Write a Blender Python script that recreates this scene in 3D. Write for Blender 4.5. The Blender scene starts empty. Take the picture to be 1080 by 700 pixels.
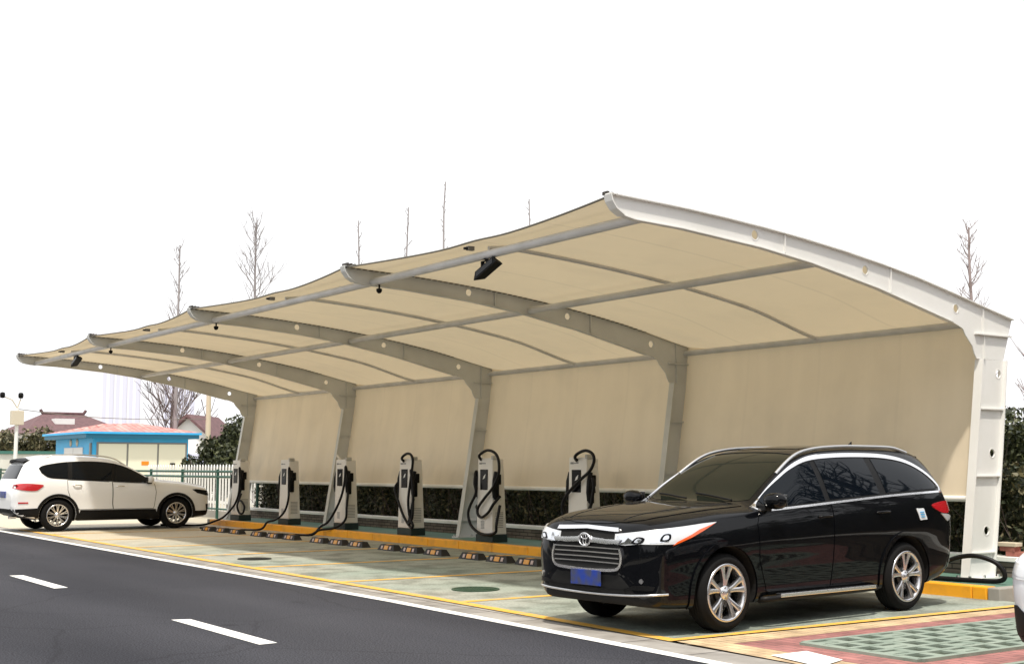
import bpy, bmesh, math, random
from mathutils import Vector, Matrix
from mathutils.bvhtree import BVHTree
from mathutils.geometry import delaunay_2d_cdt
R = math.radians
rnd = random.Random(7)
scene = bpy.context.scene
col = scene.collection

# ------------------------------------------------------------------ materials
def mat(name, base=(0.5, 0.5, 0.5), rough=0.6, metal=0.0, coat=0.0, coat_rough=0.05, ior=1.5, trans=0.0,
        col2=None, scale=4.0, detail=4.0, lo=0.35, hi=0.65, bump=0.0, bscale=30.0, stretch=None, spec=0.5, bdist=0.01):
    m = bpy.data.materials.new(name); m.use_nodes = True
    nt = m.node_tree; N = nt.nodes; L = nt.links
    p = N['Principled BSDF']
    p.inputs['Base Color'].default_value = (*base, 1)
    p.inputs['Roughness'].default_value = rough
    p.inputs['Metallic'].default_value = metal
    p.inputs['Coat Weight'].default_value = coat
    p.inputs['Coat Roughness'].default_value = coat_rough
    p.inputs['IOR'].default_value = ior
    p.inputs['Specular IOR Level'].default_value = spec
    p.inputs['Transmission Weight'].default_value = trans
    tc = N.new('ShaderNodeTexCoord'); vec = tc.outputs['Object']
    if stretch:
        mp = N.new('ShaderNodeMapping'); mp.inputs['Scale'].default_value = stretch
        L.new(vec, mp.inputs['Vector']); vec = mp.outputs['Vector']
    if col2 is not None:
        n = N.new('ShaderNodeTexNoise'); n.inputs['Scale'].default_value = scale; n.inputs['Detail'].default_value = detail
        L.new(vec, n.inputs['Vector'])
        r = N.new('ShaderNodeValToRGB'); r.color_ramp.elements[0].position = lo; r.color_ramp.elements[1].position = hi
        r.color_ramp.elements[0].color = (*base, 1); r.color_ramp.elements[1].color = (*col2, 1)
        L.new(n.outputs['Fac'], r.inputs['Fac']); L.new(r.outputs['Color'], p.inputs['Base Color'])
    if bump > 0:
        n2 = N.new('ShaderNodeTexNoise'); n2.inputs['Scale'].default_value = bscale; n2.inputs['Detail'].default_value = 5
        L.new(vec, n2.inputs['Vector'])
        b = N.new('ShaderNodeBump'); b.inputs['Strength'].default_value = bump; b.inputs['Distance'].default_value = bdist
        L.new(n2.outputs['Fac'], b.inputs['Height']); L.new(b.outputs['Normal'], p.inputs['Normal'])
    return m

def node(m, t, **kw):
    n = m.node_tree.nodes.new(t)
    for k, v in kw.items(): setattr(n, k, v)
    return n

M = {}
M['black_paint'] = mat('black_paint', (0.0016, 0.0020, 0.0032), 0.5, 0.0, 0.62, 0.02, spec=0.05)
M['black_paint'].node_tree.nodes['Principled BSDF'].inputs['Coat IOR'].default_value = 1.42
M['white_paint'] = mat('white_car_paint', (0.84, 0.85, 0.86), 0.35, 0.0, 0.6, 0.04)
M['silver_white'] = mat('pearl_white_paint', (0.72, 0.75, 0.80), 0.35, 0.0, 0.7, 0.04)
M['chrome'] = mat('chrome', (0.93, 0.93, 0.94), 0.22, 1.0)
M['satin'] = mat('satin_metal', (0.70, 0.70, 0.70), 0.28, 1.0)
M['rim'] = mat('alloy_rim', (0.66, 0.66, 0.68), 0.24, 0.95)
M['rim_dark'] = mat('alloy_rim_dark', (0.30, 0.29, 0.28), 0.35, 1.0)
M['tyre'] = mat('tyre_rubber', (0.0065, 0.0065, 0.0068), 0.8, spec=0.18, bump=0.3, bscale=60, bdist=0.004)
M['plastic'] = mat('black_plastic', (0.006, 0.006, 0.0065), 0.5, spec=0.2)
M['under'] = mat('dark_underside', (0.004, 0.004, 0.004), 0.9)
M['brake'] = mat('brake_steel', (0.05, 0.05, 0.05), 0.5, 0.8)
M['glass'] = mat('tinted_glass', (0.003, 0.005, 0.008), 0.02, 0.0, 0.0, spec=0.22)
M['windscreen'] = mat('windscreen_glass', (0.012, 0.014, 0.010), 0.05, 0.0, 0.0, spec=0.12)
M['lens'] = mat('clear_lamp', (0.74, 0.76, 0.78), 0.30, 0.35, 1.0, 0.02)
M['amber'] = mat('amber_lens', (0.75, 0.10, 0.01), 0.15, 0.0, 1.0)
M['red_lens'] = mat('red_lens', (0.50, 0.012, 0.02), 0.15, 0.0, 1.0)
M['plate'] = mat('blue_plate', (0.015, 0.045, 0.30), 0.4, col2=(0.05, 0.06, 0.12), scale=9, detail=1, lo=0.42, hi=0.6)
M['sticker'] = mat('white_sticker', (0.72, 0.76, 0.80), 0.5)
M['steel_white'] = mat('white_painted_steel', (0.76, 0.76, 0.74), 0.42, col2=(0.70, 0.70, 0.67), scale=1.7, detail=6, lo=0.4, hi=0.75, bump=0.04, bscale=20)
M['steel_dirty'] = mat('steel_grime', (0.16, 0.15, 0.13), 0.7)
M['pipe'] = mat('pipe_paint', (0.60, 0.60, 0.60), 0.42, col2=(0.50, 0.50, 0.49), scale=3, lo=0.4, hi=0.7)
M['cord'] = mat('dark_cord', (0.05, 0.045, 0.04), 0.8)
M['black_metal'] = mat('black_metal', (0.004, 0.004, 0.004), 0.6, spec=0.15)
M['steel_shaded'] = mat('shaded_white_steel', (0.60, 0.61, 0.60), 0.5, col2=(0.50, 0.51, 0.50), scale=1.7, detail=6, lo=0.4, hi=0.75)  # white frame paint, with the shade under the roof put into the colour
M['steel_flange_shaded'] = mat('shaded_white_flange', (0.60, 0.60, 0.56), 0.5, col2=(0.50, 0.50, 0.46), scale=1.7, detail=6, lo=0.4, hi=0.75)  # same white paint on the inner flanges, greyed to stand for shade
M['lampglass'] = mat('lamp_glass', (0.55, 0.56, 0.52), 0.2)
M['cable'] = mat('black_cable', (0.005, 0.005, 0.006), 0.5, spec=0.25)
M['charger'] = mat('charger_housing', (0.80, 0.77, 0.71), 0.45, col2=(0.70, 0.67, 0.62), scale=2.5, lo=0.4, hi=0.8)
M['charger_side'] = mat('charger_side', (0.46, 0.45, 0.41), 0.5)
M['screen'] = mat('dark_screen', (0.003, 0.003, 0.004), 0.2, spec=0.15)
M['plinth'] = mat('dark_plinth', (0.012, 0.028, 0.024), 0.6)
M['yellow_kerb'] = mat('yellow_kerb_paint', (0.95, 0.42, 0.015), 0.5, col2=(0.62, 0.28, 0.03), scale=4, detail=8, lo=0.5, hi=0.8, bump=0.2, bscale=40)
M['yellow_line'] = mat('yellow_line_paint', (0.80, 0.44, 0.07), 0.6, col2=(0.48, 0.38, 0.20), scale=6, detail=8, lo=0.48, hi=0.72)
M['white_line'] = mat('white_line_paint', (0.82, 0.82, 0.80), 0.6, col2=(0.62, 0.61, 0.58), scale=5, detail=8, lo=0.5, hi=0.8)
M['green_floor'] = mat('green_floor_paint', (0.075, 0.17, 0.13), 0.5, col2=(0.13, 0.23, 0.18), scale=1.3, detail=7, lo=0.4, hi=0.7)
M['stop_rubber'] = mat('wheel_stop_rubber', (0.012, 0.011, 0.011), 0.6)
M['stop_yellow'] = mat('wheel_stop_yellow', (0.75, 0.33, 0.03), 0.4)
M['stop_white'] = mat('wheel_stop_reflector', (0.55, 0.40, 0.34), 0.35)
M['cap_white'] = mat('white_cap', (0.86, 0.86, 0.82), 0.6, col2=(0.74, 0.73, 0.68), scale=3, detail=7, lo=0.45, hi=0.8)
M['drain'] = mat('drain_iron', (0.018, 0.020, 0.018), 0.6, 0.3, bump=0.4, bscale=40)
M['drain_green'] = mat('drain_green', (0.03, 0.07, 0.04), 0.55, 0.1, bump=0.4, bscale=40)
M['kiosk_blue'] = mat('kiosk_blue', (0.035, 0.40, 0.78), 0.5, col2=(0.05, 0.46, 0.84), scale=2)
M['kiosk_eave'] = mat('kiosk_eave', (0.012, 0.17, 0.30), 0.5)
M['kiosk_cream'] = mat('kiosk_cream', (0.80, 0.78, 0.62), 0.5, bump=0.1, bscale=8)
M['grey_trim'] = mat('grey_trim', (0.25, 0.25, 0.24), 0.5)
M['fence_white'] = mat('white_pickets', (0.78, 0.78, 0.76), 0.5)
M['fence_green'] = mat('green_rails', (0.012, 0.065, 0.045), 0.5)
M['wall_cream'] = mat('cream_render', (0.72, 0.72, 0.66), 0.8, col2=(0.62, 0.61, 0.55), scale=1.2, detail=7)
M['wall_green'] = mat('green_coping', (0.05, 0.16, 0.13), 0.6)
M['orange'] = mat('orange_notice', (0.8, 0.25, 0.01), 0.5)
M['bark'] = mat('bark', (0.09, 0.065, 0.06), 0.9, col2=(0.14, 0.10, 0.095), scale=6, bump=0.3, bscale=15)
M['bark_dark'] = mat('dark_bark', (0.035, 0.026, 0.022), 0.9)
M['twig'] = mat('twig', (0.30, 0.28, 0.29), 0.9)
M['twig_red'] = mat('grey_pink_twig', (0.28, 0.23, 0.23), 0.9)
M['soil'] = mat('soil', (0.06, 0.045, 0.03), 0.95, col2=(0.10, 0.075, 0.05), scale=8, bump=0.5, bscale=20)
M['brick_red'] = mat('red_brick', (0.38, 0.14, 0.10), 0.8, col2=(0.28, 0.10, 0.08), scale=20)
M['stone_pale'] = mat('pale_stone', (0.55, 0.48, 0.36), 0.8)
M['roof_dark'] = mat('dark_roof_tiles', (0.10, 0.055, 0.06), 0.8, col2=(0.15, 0.08, 0.085), scale=6)
M['house_white'] = mat('white_house_wall', (0.82, 0.82, 0.82), 0.8, col2=(0.74, 0.74, 0.74), scale=0.5)
M['tower'] = mat('tower_facade', (0.74, 0.75, 0.84), 0.7)
M['tower_win'] = mat('tower_windows', (0.60, 0.62, 0.78), 0.6)
M['pole_white'] = mat('white_pole', (0.72, 0.72, 0.70), 0.5)
M['box_cream'] = mat('cream_box', (0.55, 0.50, 0.40), 0.6)

def leafmat(name, a, b, c):
    m = mat(name, a, 0.55)
    nt = m.node_tree; N = nt.nodes; L = nt.links; p = N['Principled BSDF']
    g = N.new('ShaderNodeNewGeometry')
    r = N.new('ShaderNodeValToRGB')
    r.color_ramp.elements[0].color = (*a, 1); r.color_ramp.elements[1].color = (*c, 1); r.color_ramp.elements[1].position = 1
    e = r.color_ramp.elements.new(0.6); e.color = (*b, 1)
    L.new(g.outputs['Random Per Island'], r.inputs['Fac']); L.new(r.outputs['Color'], p.inputs['Base Color'])
    return m
M['leaf_hedge'] = leafmat('hedge_leaves', (0.014, 0.022, 0.010), (0.035, 0.045, 0.018), (0.15, 0.13, 0.06))
M['leaf_dark'] = leafmat('added_belt_leaves', (0.012, 0.020, 0.007), (0.035, 0.045, 0.014), (0.09, 0.10, 0.035))
M['leaf_olive'] = leafmat('olive_leaves', (0.03, 0.035, 0.012), (0.09, 0.085, 0.035), (0.20, 0.17, 0.09))

# membrane: thin coated fabric, lets a little light through
def membrane(name, c1, c2, tr, stretch, grime=.35, seamk=.12):
    m = mat(name, c1, 0.62, col2=c2, scale=1.0, detail=6, lo=0.35, hi=0.75, bump=0.5, bscale=1.6, stretch=stretch, bdist=0.05)
    nt = m.node_tree; N = nt.nodes; L = nt.links; p = N['Principled BSDF']; out = N['Material Output']
    t = N.new('ShaderNodeBsdfTranslucent'); t.inputs['Color'].default_value = (0.86, 0.74, 0.52, 1)
    mx = N.new('ShaderNodeMixShader'); mx.inputs['Fac'].default_value = tr
    L.new(p.outputs[0], mx.inputs[1]); L.new(t.outputs[0], mx.inputs[2]); L.new(mx.outputs[0], out.inputs['Surface'])
    p.inputs['Specular IOR Level'].default_value = 0.2
    # welded seams every 1.3 m, and grime of its own shape
    tc = N.new('ShaderNodeTexCoord'); sx = N.new('ShaderNodeSeparateXYZ'); L.new(tc.outputs['Object'], sx.inputs[0])
    def mth(op, a, b=None):
        q = N.new('ShaderNodeMath'); q.operation = op
        for i, v in enumerate((a, b)):
            if v is None: continue
            if isinstance(v, (int, float)): q.inputs[i].default_value = v
            else: L.new(v, q.inputs[i])
        return q.outputs[0]
    fr = mth('FRACT', mth('MULTIPLY', mth('ADD', sx.outputs['X'], 9.03 - .65), 1 / 1.305)); seam = mth('LESS_THAN', mth('ABSOLUTE', mth('SUBTRACT', fr, .5)), .018)
    gn = N.new('ShaderNodeTexNoise'); gn.inputs['Scale'].default_value = 1.3; gn.inputs['Detail'].default_value = 7; L.new(tc.outputs['Object'], gn.inputs['Vector'])
    gr = N.new('ShaderNodeMapRange'); gr.inputs['From Min'].default_value = .5; gr.inputs['From Max'].default_value = .75; gr.inputs['To Max'].default_value = grime; L.new(gn.outputs['Fac'], gr.inputs['Value'])
    zz = N.new('ShaderNodeMapRange'); zz.inputs['From Min'].default_value = 1.75; zz.inputs['From Max'].default_value = 1.05; zz.inputs['To Min'].default_value = .35; L.new(sx.outputs['Z'], zz.inputs['Value'])
    k = mth('SUBTRACT', mth('SUBTRACT', 1.0, mth('MULTIPLY', seam, seamk)), mth('MULTIPLY', gr.outputs[0], zz.outputs[0]))
    src = p.inputs['Base Color'].links[0].from_socket
    vs_ = N.new('ShaderNodeVectorMath'); vs_.operation = 'SCALE'; L.new(src, vs_.inputs[0]); L.new(k, vs_.inputs['Scale']); L.new(vs_.outputs[0], p.inputs['Base Color'])
    return m
M['roof_fabric'] = membrane('roof_membrane', (0.76, 0.645, 0.46), (0.66, 0.56, 0.40), 0.17, (0.5, 0.5, 0.5))
M['wall_fabric'] = membrane('wall_membrane', (0.86, 0.745, 0.57), (0.76, 0.655, 0.50), 0.28, (2.2, 1.0, 0.35), .30, .035)

# asphalt: fine aggregate
def asphalt():
    m = mat('asphalt', (0.038, 0.039, 0.045), 0.95, spec=0.12, bump=0.5, bscale=90, bdist=0.004)
    nt = m.node_tree; N = nt.nodes; L = nt.links; p = N['Principled BSDF']
    tc = N.new('ShaderNodeTexCoord')
    n1 = N.new('ShaderNodeTexNoise'); n1.inputs['Scale'].default_value = 75; n1.inputs['Detail'].default_value = 6
    n2 = N.new('ShaderNodeTexNoise'); n2.inputs['Scale'].default_value = 0.35; n2.inputs['Detail'].default_value = 6
    mp = N.new('ShaderNodeMapping'); mp.inputs['Scale'].default_value = (0.35, 1.4, 1)
    L.new(tc.outputs['Object'], n1.inputs['Vector']); L.new(tc.outputs['Object'], mp.inputs['Vector']); L.new(mp.outputs[0], n2.inputs['Vector'])
    r1 = N.new('ShaderNodeValToRGB'); r1.color_ramp.elements[0].color = (0.020, 0.021, 0.026, 1); r1.color_ramp.elements[1].color = (0.072, 0.074, 0.088, 1)
    r1.color_ramp.elements[0].position = 0.36; r1.color_ramp.elements[1].position = 0.66
    r2 = N.new('ShaderNodeValToRGB'); r2.color_ramp.elements[0].color = (0.72, 0.72, 0.73, 1); r2.color_ramp.elements[1].color = (1.2, 1.18, 1.14, 1)
    r2.color_ramp.elements[0].position = 0.35; r2.color_ramp.elements[1].position = 0.68
    L.new(n1.outputs['Fac'], r1.inputs['Fac']); L.new(n2.outputs['Fac'], r2.inputs['Fac'])
    mx = N.new('ShaderNodeMix'); mx.data_type = 'RGBA'; mx.blend_type = 'MULTIPLY'; mx.inputs['Factor'].default_value = 1
    L.new(r1.outputs[0], mx.inputs['A']); L.new(r2.outputs[0], mx.inputs['B'])
    # wheel-polished tracks along the lanes, hair cracks and a few stains
    sx = N.new('ShaderNodeSeparateXYZ'); L.new(tc.outputs['Object'], sx.inputs[0])
    wv = N.new('ShaderNodeMath'); wv.operation = 'MULTIPLY'; wv.inputs[1].default_value = 3.6; L.new(sx.outputs['Y'], wv.inputs[0])
    sn = N.new('ShaderNodeMath'); sn.operation = 'SINE'; L.new(wv.outputs[0], sn.inputs[0])
    t1 = N.new('ShaderNodeMapRange'); t1.inputs['From Min'].default_value = -1; t1.inputs['From Max'].default_value = 1; t1.inputs['To Min'].default_value = .93; t1.inputs['To Max'].default_value = 1.10; L.new(sn.outputs[0], t1.inputs['Value'])
    wn = N.new('ShaderNodeTexNoise'); wn.inputs['Scale'].default_value = .9; wn.inputs['Detail'].default_value = 5; L.new(tc.outputs['Object'], wn.inputs['Vector'])
    wm = N.new('ShaderNodeMix'); wm.data_type = 'VECTOR'; wm.inputs['Factor'].default_value = .35; L.new(tc.outputs['Object'], wm.inputs['A']); L.new(wn.outputs['Color'], wm.inputs['B'])
    vo = N.new('ShaderNodeTexVoronoi'); vo.feature = 'DISTANCE_TO_EDGE'; vo.inputs['Scale'].default_value = .55; L.new(wm.outputs['Result'], vo.inputs['Vector'])
    ck = N.new('ShaderNodeMapRange'); ck.inputs['From Min'].default_value = 0; ck.inputs['From Max'].default_value = .010; ck.inputs['To Min'].default_value = .80; ck.inputs['To Max'].default_value = 1; L.new(vo.outputs['Distance'], ck.inputs['Value'])
    st = N.new('ShaderNodeTexNoise'); st.inputs['Scale'].default_value = 1.6; st.inputs['Detail'].default_value = 3; L.new(tc.outputs['Object'], st.inputs['Vector'])
    sr = N.new('ShaderNodeMapRange'); sr.inputs['From Min'].default_value = .68; sr.inputs['From Max'].default_value = .76; sr.inputs['To Min'].default_value = 1; sr.inputs['To Max'].default_value = .72; L.new(st.outputs['Fac'], sr.inputs['Value'])
    a1 = N.new('ShaderNodeMath'); a1.operation = 'MULTIPLY'; L.new(t1.outputs[0], a1.inputs[0]); L.new(ck.outputs[0], a1.inputs[1])
    a2 = N.new('ShaderNodeMath'); a2.operation = 'MULTIPLY'; L.new(a1.outputs[0], a2.inputs[0]); L.new(sr.outputs[0], a2.inputs[1])
    vs_ = N.new('ShaderNodeVectorMath'); vs_.operation = 'SCALE'; L.new(mx.outputs['Result'], vs_.inputs[0]); L.new(a2.outputs[0], vs_.inputs['Scale'])
    L.new(vs_.outputs[0], p.inputs['Base Color'])
    return m
M['asphalt'] = asphalt()

# worn green-grey bay floor with blotches and fine speckle
def bayfloor():
    m = mat('bay_floor', (0.3, 0.3, 0.25), 0.7, bump=0.2, bscale=50, bdist=0.003)
    nt = m.node_tree; N = nt.nodes; L = nt.links; p = N['Principled BSDF']
    tc = N.new('ShaderNodeTexCoord')
    def nz(s, d, st=None):
        n = N.new('ShaderNodeTexNoise'); n.inputs['Scale'].default_value = s; n.inputs['Detail'].default_value = d
        if st:
            mp = N.new('ShaderNodeMapping'); mp.inputs['Scale'].default_value = st
            L.new(tc.outputs['Object'], mp.inputs['Vector']); L.new(mp.outputs[0], n.inputs['Vector'])
        else: L.new(tc.outputs['Object'], n.inputs['Vector'])
        return n
    a = nz(0.45, 7, (1, 0.55, 1)); b = nz(2.2, 8); c = nz(40, 3)
    r = N.new('ShaderNodeValToRGB'); r.color_ramp.elements[0].color = (0.235, 0.285, 0.245, 1); r.color_ramp.elements[1].color = (0.345, 0.35, 0.305, 1)
    r.color_ramp.elements[0].position = 0.36; r.color_ramp.elements[1].position = 0.62
    L.new(a.outputs['Fac'], r.inputs['Fac'])
    r2 = N.new('ShaderNodeValToRGB'); r2.color_ramp.elements[0].color = (0.62, 0.62, 0.60, 1); r2.color_ramp.elements[1].color = (1.1, 1.1, 1.1, 1)
    r2.color_ramp.elements[0].position = 0.36; r2.color_ramp.elements[1].position = 0.56
    L.new(b.outputs['Fac'], r2.inputs['Fac'])
    r3 = N.new('ShaderNodeValToRGB'); r3.color_ramp.elements[0].color = (0.8, 0.8, 0.8, 1); r3.color_ramp.elements[1].color = (1.15, 1.15, 1.15, 1)
    r3.color_ramp.elements[0].position = 0.35; r3.color_ramp.elements[1].position = 0.65
    L.new(c.outputs['Fac'], r3.inputs['Fac'])
    m1 = N.new('ShaderNodeMix'); m1.data_type = 'RGBA'; m1.blend_type = 'MULTIPLY'; m1.inputs['Factor'].default_value = 1
    m2 = N.new('ShaderNodeMix'); m2.data_type = 'RGBA'; m2.blend_type = 'MULTIPLY'; m2.inputs['Factor'].default_value = 1
    L.new(r.outputs[0], m1.inputs['A']); L.new(r2.outputs[0], m1.inputs['B'])
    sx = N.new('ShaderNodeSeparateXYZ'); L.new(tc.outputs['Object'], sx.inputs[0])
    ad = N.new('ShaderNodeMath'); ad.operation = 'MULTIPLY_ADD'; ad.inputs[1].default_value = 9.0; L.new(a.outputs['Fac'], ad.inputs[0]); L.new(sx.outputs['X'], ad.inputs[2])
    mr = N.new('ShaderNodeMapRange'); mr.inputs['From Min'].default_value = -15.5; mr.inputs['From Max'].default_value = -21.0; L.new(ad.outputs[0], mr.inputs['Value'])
    pale_mix = N.new('ShaderNodeMix'); pale_mix.data_type = 'RGBA'; L.new(mr.outputs[0], pale_mix.inputs['Factor']); L.new(m1.outputs['Result'], pale_mix.inputs['A'])
    pale_mix.inputs['B'].default_value = (0.50, 0.445, 0.34, 1)  # floor blends to a pale sandy tone towards the left end
    L.new(pale_mix.outputs['Result'], m2.inputs['A']); L.new(r3.outputs[0], m2.inputs['B']); L.new(m2.outputs['Result'], p.inputs['Base Color'])
    return m
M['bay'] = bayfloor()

def facets(m, sc, st):
    nt = m.node_tree; N = nt.nodes; L = nt.links
    tc = N.new('ShaderNodeTexCoord'); v = N.new('ShaderNodeTexVoronoi'); v.inputs['Scale'].default_value = sc; L.new(tc.outputs['Object'], v.inputs['Vector'])
    b = N.new('ShaderNodeBump'); b.inputs['Strength'].default_value = st; b.inputs['Distance'].default_value = .03; L.new(v.outputs['Distance'], b.inputs['Height'])
    L.new(b.outputs['Normal'], N['Principled BSDF'].inputs['Normal'])
M['lamp_core'] = mat('lamp_reflector', (0.80, 0.82, 0.86), 0.12, 0.95); facets(M['lamp_core'], 12, .25)
facets(M['red_lens'], 40, .15)
def brickmat(name, c1, c2, mortar, scale, bw, rh, ms=0.02, rough=0.85, rot=(0, 0, 0), bump=0.4):
    m = mat(name, c1, rough)
    nt = m.node_tree; N = nt.nodes; L = nt.links; p = N['Principled BSDF']
    tc = N.new('ShaderNodeTexCoord'); mp = N.new('ShaderNodeMapping'); mp.inputs['Rotation'].default_value = rot
    L.new(tc.outputs['Object'], mp.inputs['Vector'])
    b = N.new('ShaderNodeTexBrick'); b.inputs['Scale'].default_value = scale
    b.inputs['Color1'].default_value = (*c1, 1); b.inputs['Color2'].default_value = (*c2, 1); b.inputs['Mortar'].default_value = (*mortar, 1)
    b.inputs['Brick Width'].default_value = bw; b.inputs['Row Height'].default_value = rh; b.inputs['Mortar Size'].default_value = ms
    L.new(mp.outputs[0], b.inputs['Vector'])
    n = N.new('ShaderNodeTexNoise'); n.inputs['Scale'].default_value = 3; n.inputs['Detail'].default_value = 8
    L.new(tc.outputs['Object'], n.inputs['Vector'])
    r = N.new('ShaderNodeValToRGB'); r.color_ramp.elements[0].color = (0.62, 0.60, 0.58, 1); r.color_ramp.elements[1].color = (1.15, 1.15, 1.15, 1)
    r.color_ramp.elements[0].position = 0.3; r.color_ramp.elements[1].position = 0.7
    L.new(n.outputs['Fac'], r.inputs['Fac'])
    mx = N.new('ShaderNodeMix'); mx.data_type = 'RGBA'; mx.blend_type = 'MULTIPLY'; mx.inputs['Factor'].default_value = 1
    L.new(b.outputs['Color'], mx.inputs['A']); L.new(r.outputs[0], mx.inputs['B']); L.new(mx.outputs['Result'], p.inputs['Base Color'])
    bp = N.new('ShaderNodeBump'); bp.inputs['Strength'].default_value = bump; bp.inputs['Distance'].default_value = 0.006; bp.invert = True
    L.new(b.outputs['Fac'], bp.inputs['Height']); L.new(bp.outputs[0], p.inputs['Normal'])
    return m
M['gutter'] = brickmat('gutter_concrete', (0.36, 0.34, 0.31), (0.30, 0.285, 0.265), (0.10, 0.09, 0.085), 1.0, 0.8, 0.5, 0.012)
M['red_pavers'] = brickmat('red_pavers', (0.40, 0.17, 0.155), (0.30, 0.13, 0.12), (0.15, 0.08, 0.075), 1.0, 0.2, 0.1, 0.006)
M['sand_pavers'] = brickmat('sand_pavers', (0.62, 0.46, 0.27), (0.54, 0.40, 0.25), (0.30, 0.22, 0.14), 1.0, 0.2, 0.1, 0.006)
M['planter'] = brickmat('planter_brick', (0.20, 0.165, 0.13), (0.15, 0.125, 0.10), (0.03, 0.026, 0.022), 1.0, 0.24, 0.06, 0.008, rot=(R(90), 0, 0))
M['roof_pink'] = brickmat('pink_roof_tiles', (0.56, 0.24, 0.23), (0.66, 0.36, 0.33), (0.45, 0.20, 0.19), 1.0, 0.3, 0.22, 0.03)
M['concrete'] = mat('concrete', (0.36, 0.34, 0.30), 0.85, col2=(0.28, 0.265, 0.24), scale=2, detail=8, bump=0.2, bscale=30)
M['yard'] = mat('yard_ground', (0.42, 0.38, 0.29), 0.9, col2=(0.34, 0.31, 0.24), scale=0.7, detail=8, bump=0.2, bscale=20)
M['grassbed'] = mat('grass_in_cells', (0.018, 0.028, 0.018), 0.9, col2=(0.05, 0.065, 0.04), scale=14, detail=5, bump=0.5, bscale=40)
M['lattice'] = mat('green_lattice_paver', (0.26, 0.31, 0.26), 0.8, col2=(0.17, 0.22, 0.18), scale=5, detail=8, lo=0.4, hi=0.7)

# ------------------------------------------------------------------ object helpers
def tag(o, label=None, cat=None, group=None, kind=None):
    if label: o['label'] = label
    if cat: o['category'] = cat
    if group: o['group'] = group
    if kind: o['kind'] = kind
    return o
def empty(name, loc=(0, 0, 0), rz=0.0, parent=None):
    o = bpy.data.objects.new(name, None); col.objects.link(o); o.location = loc; o.rotation_euler = (0, 0, rz)
    o.empty_display_size = 0.1
    if parent: o.parent = parent
    return o

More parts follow.
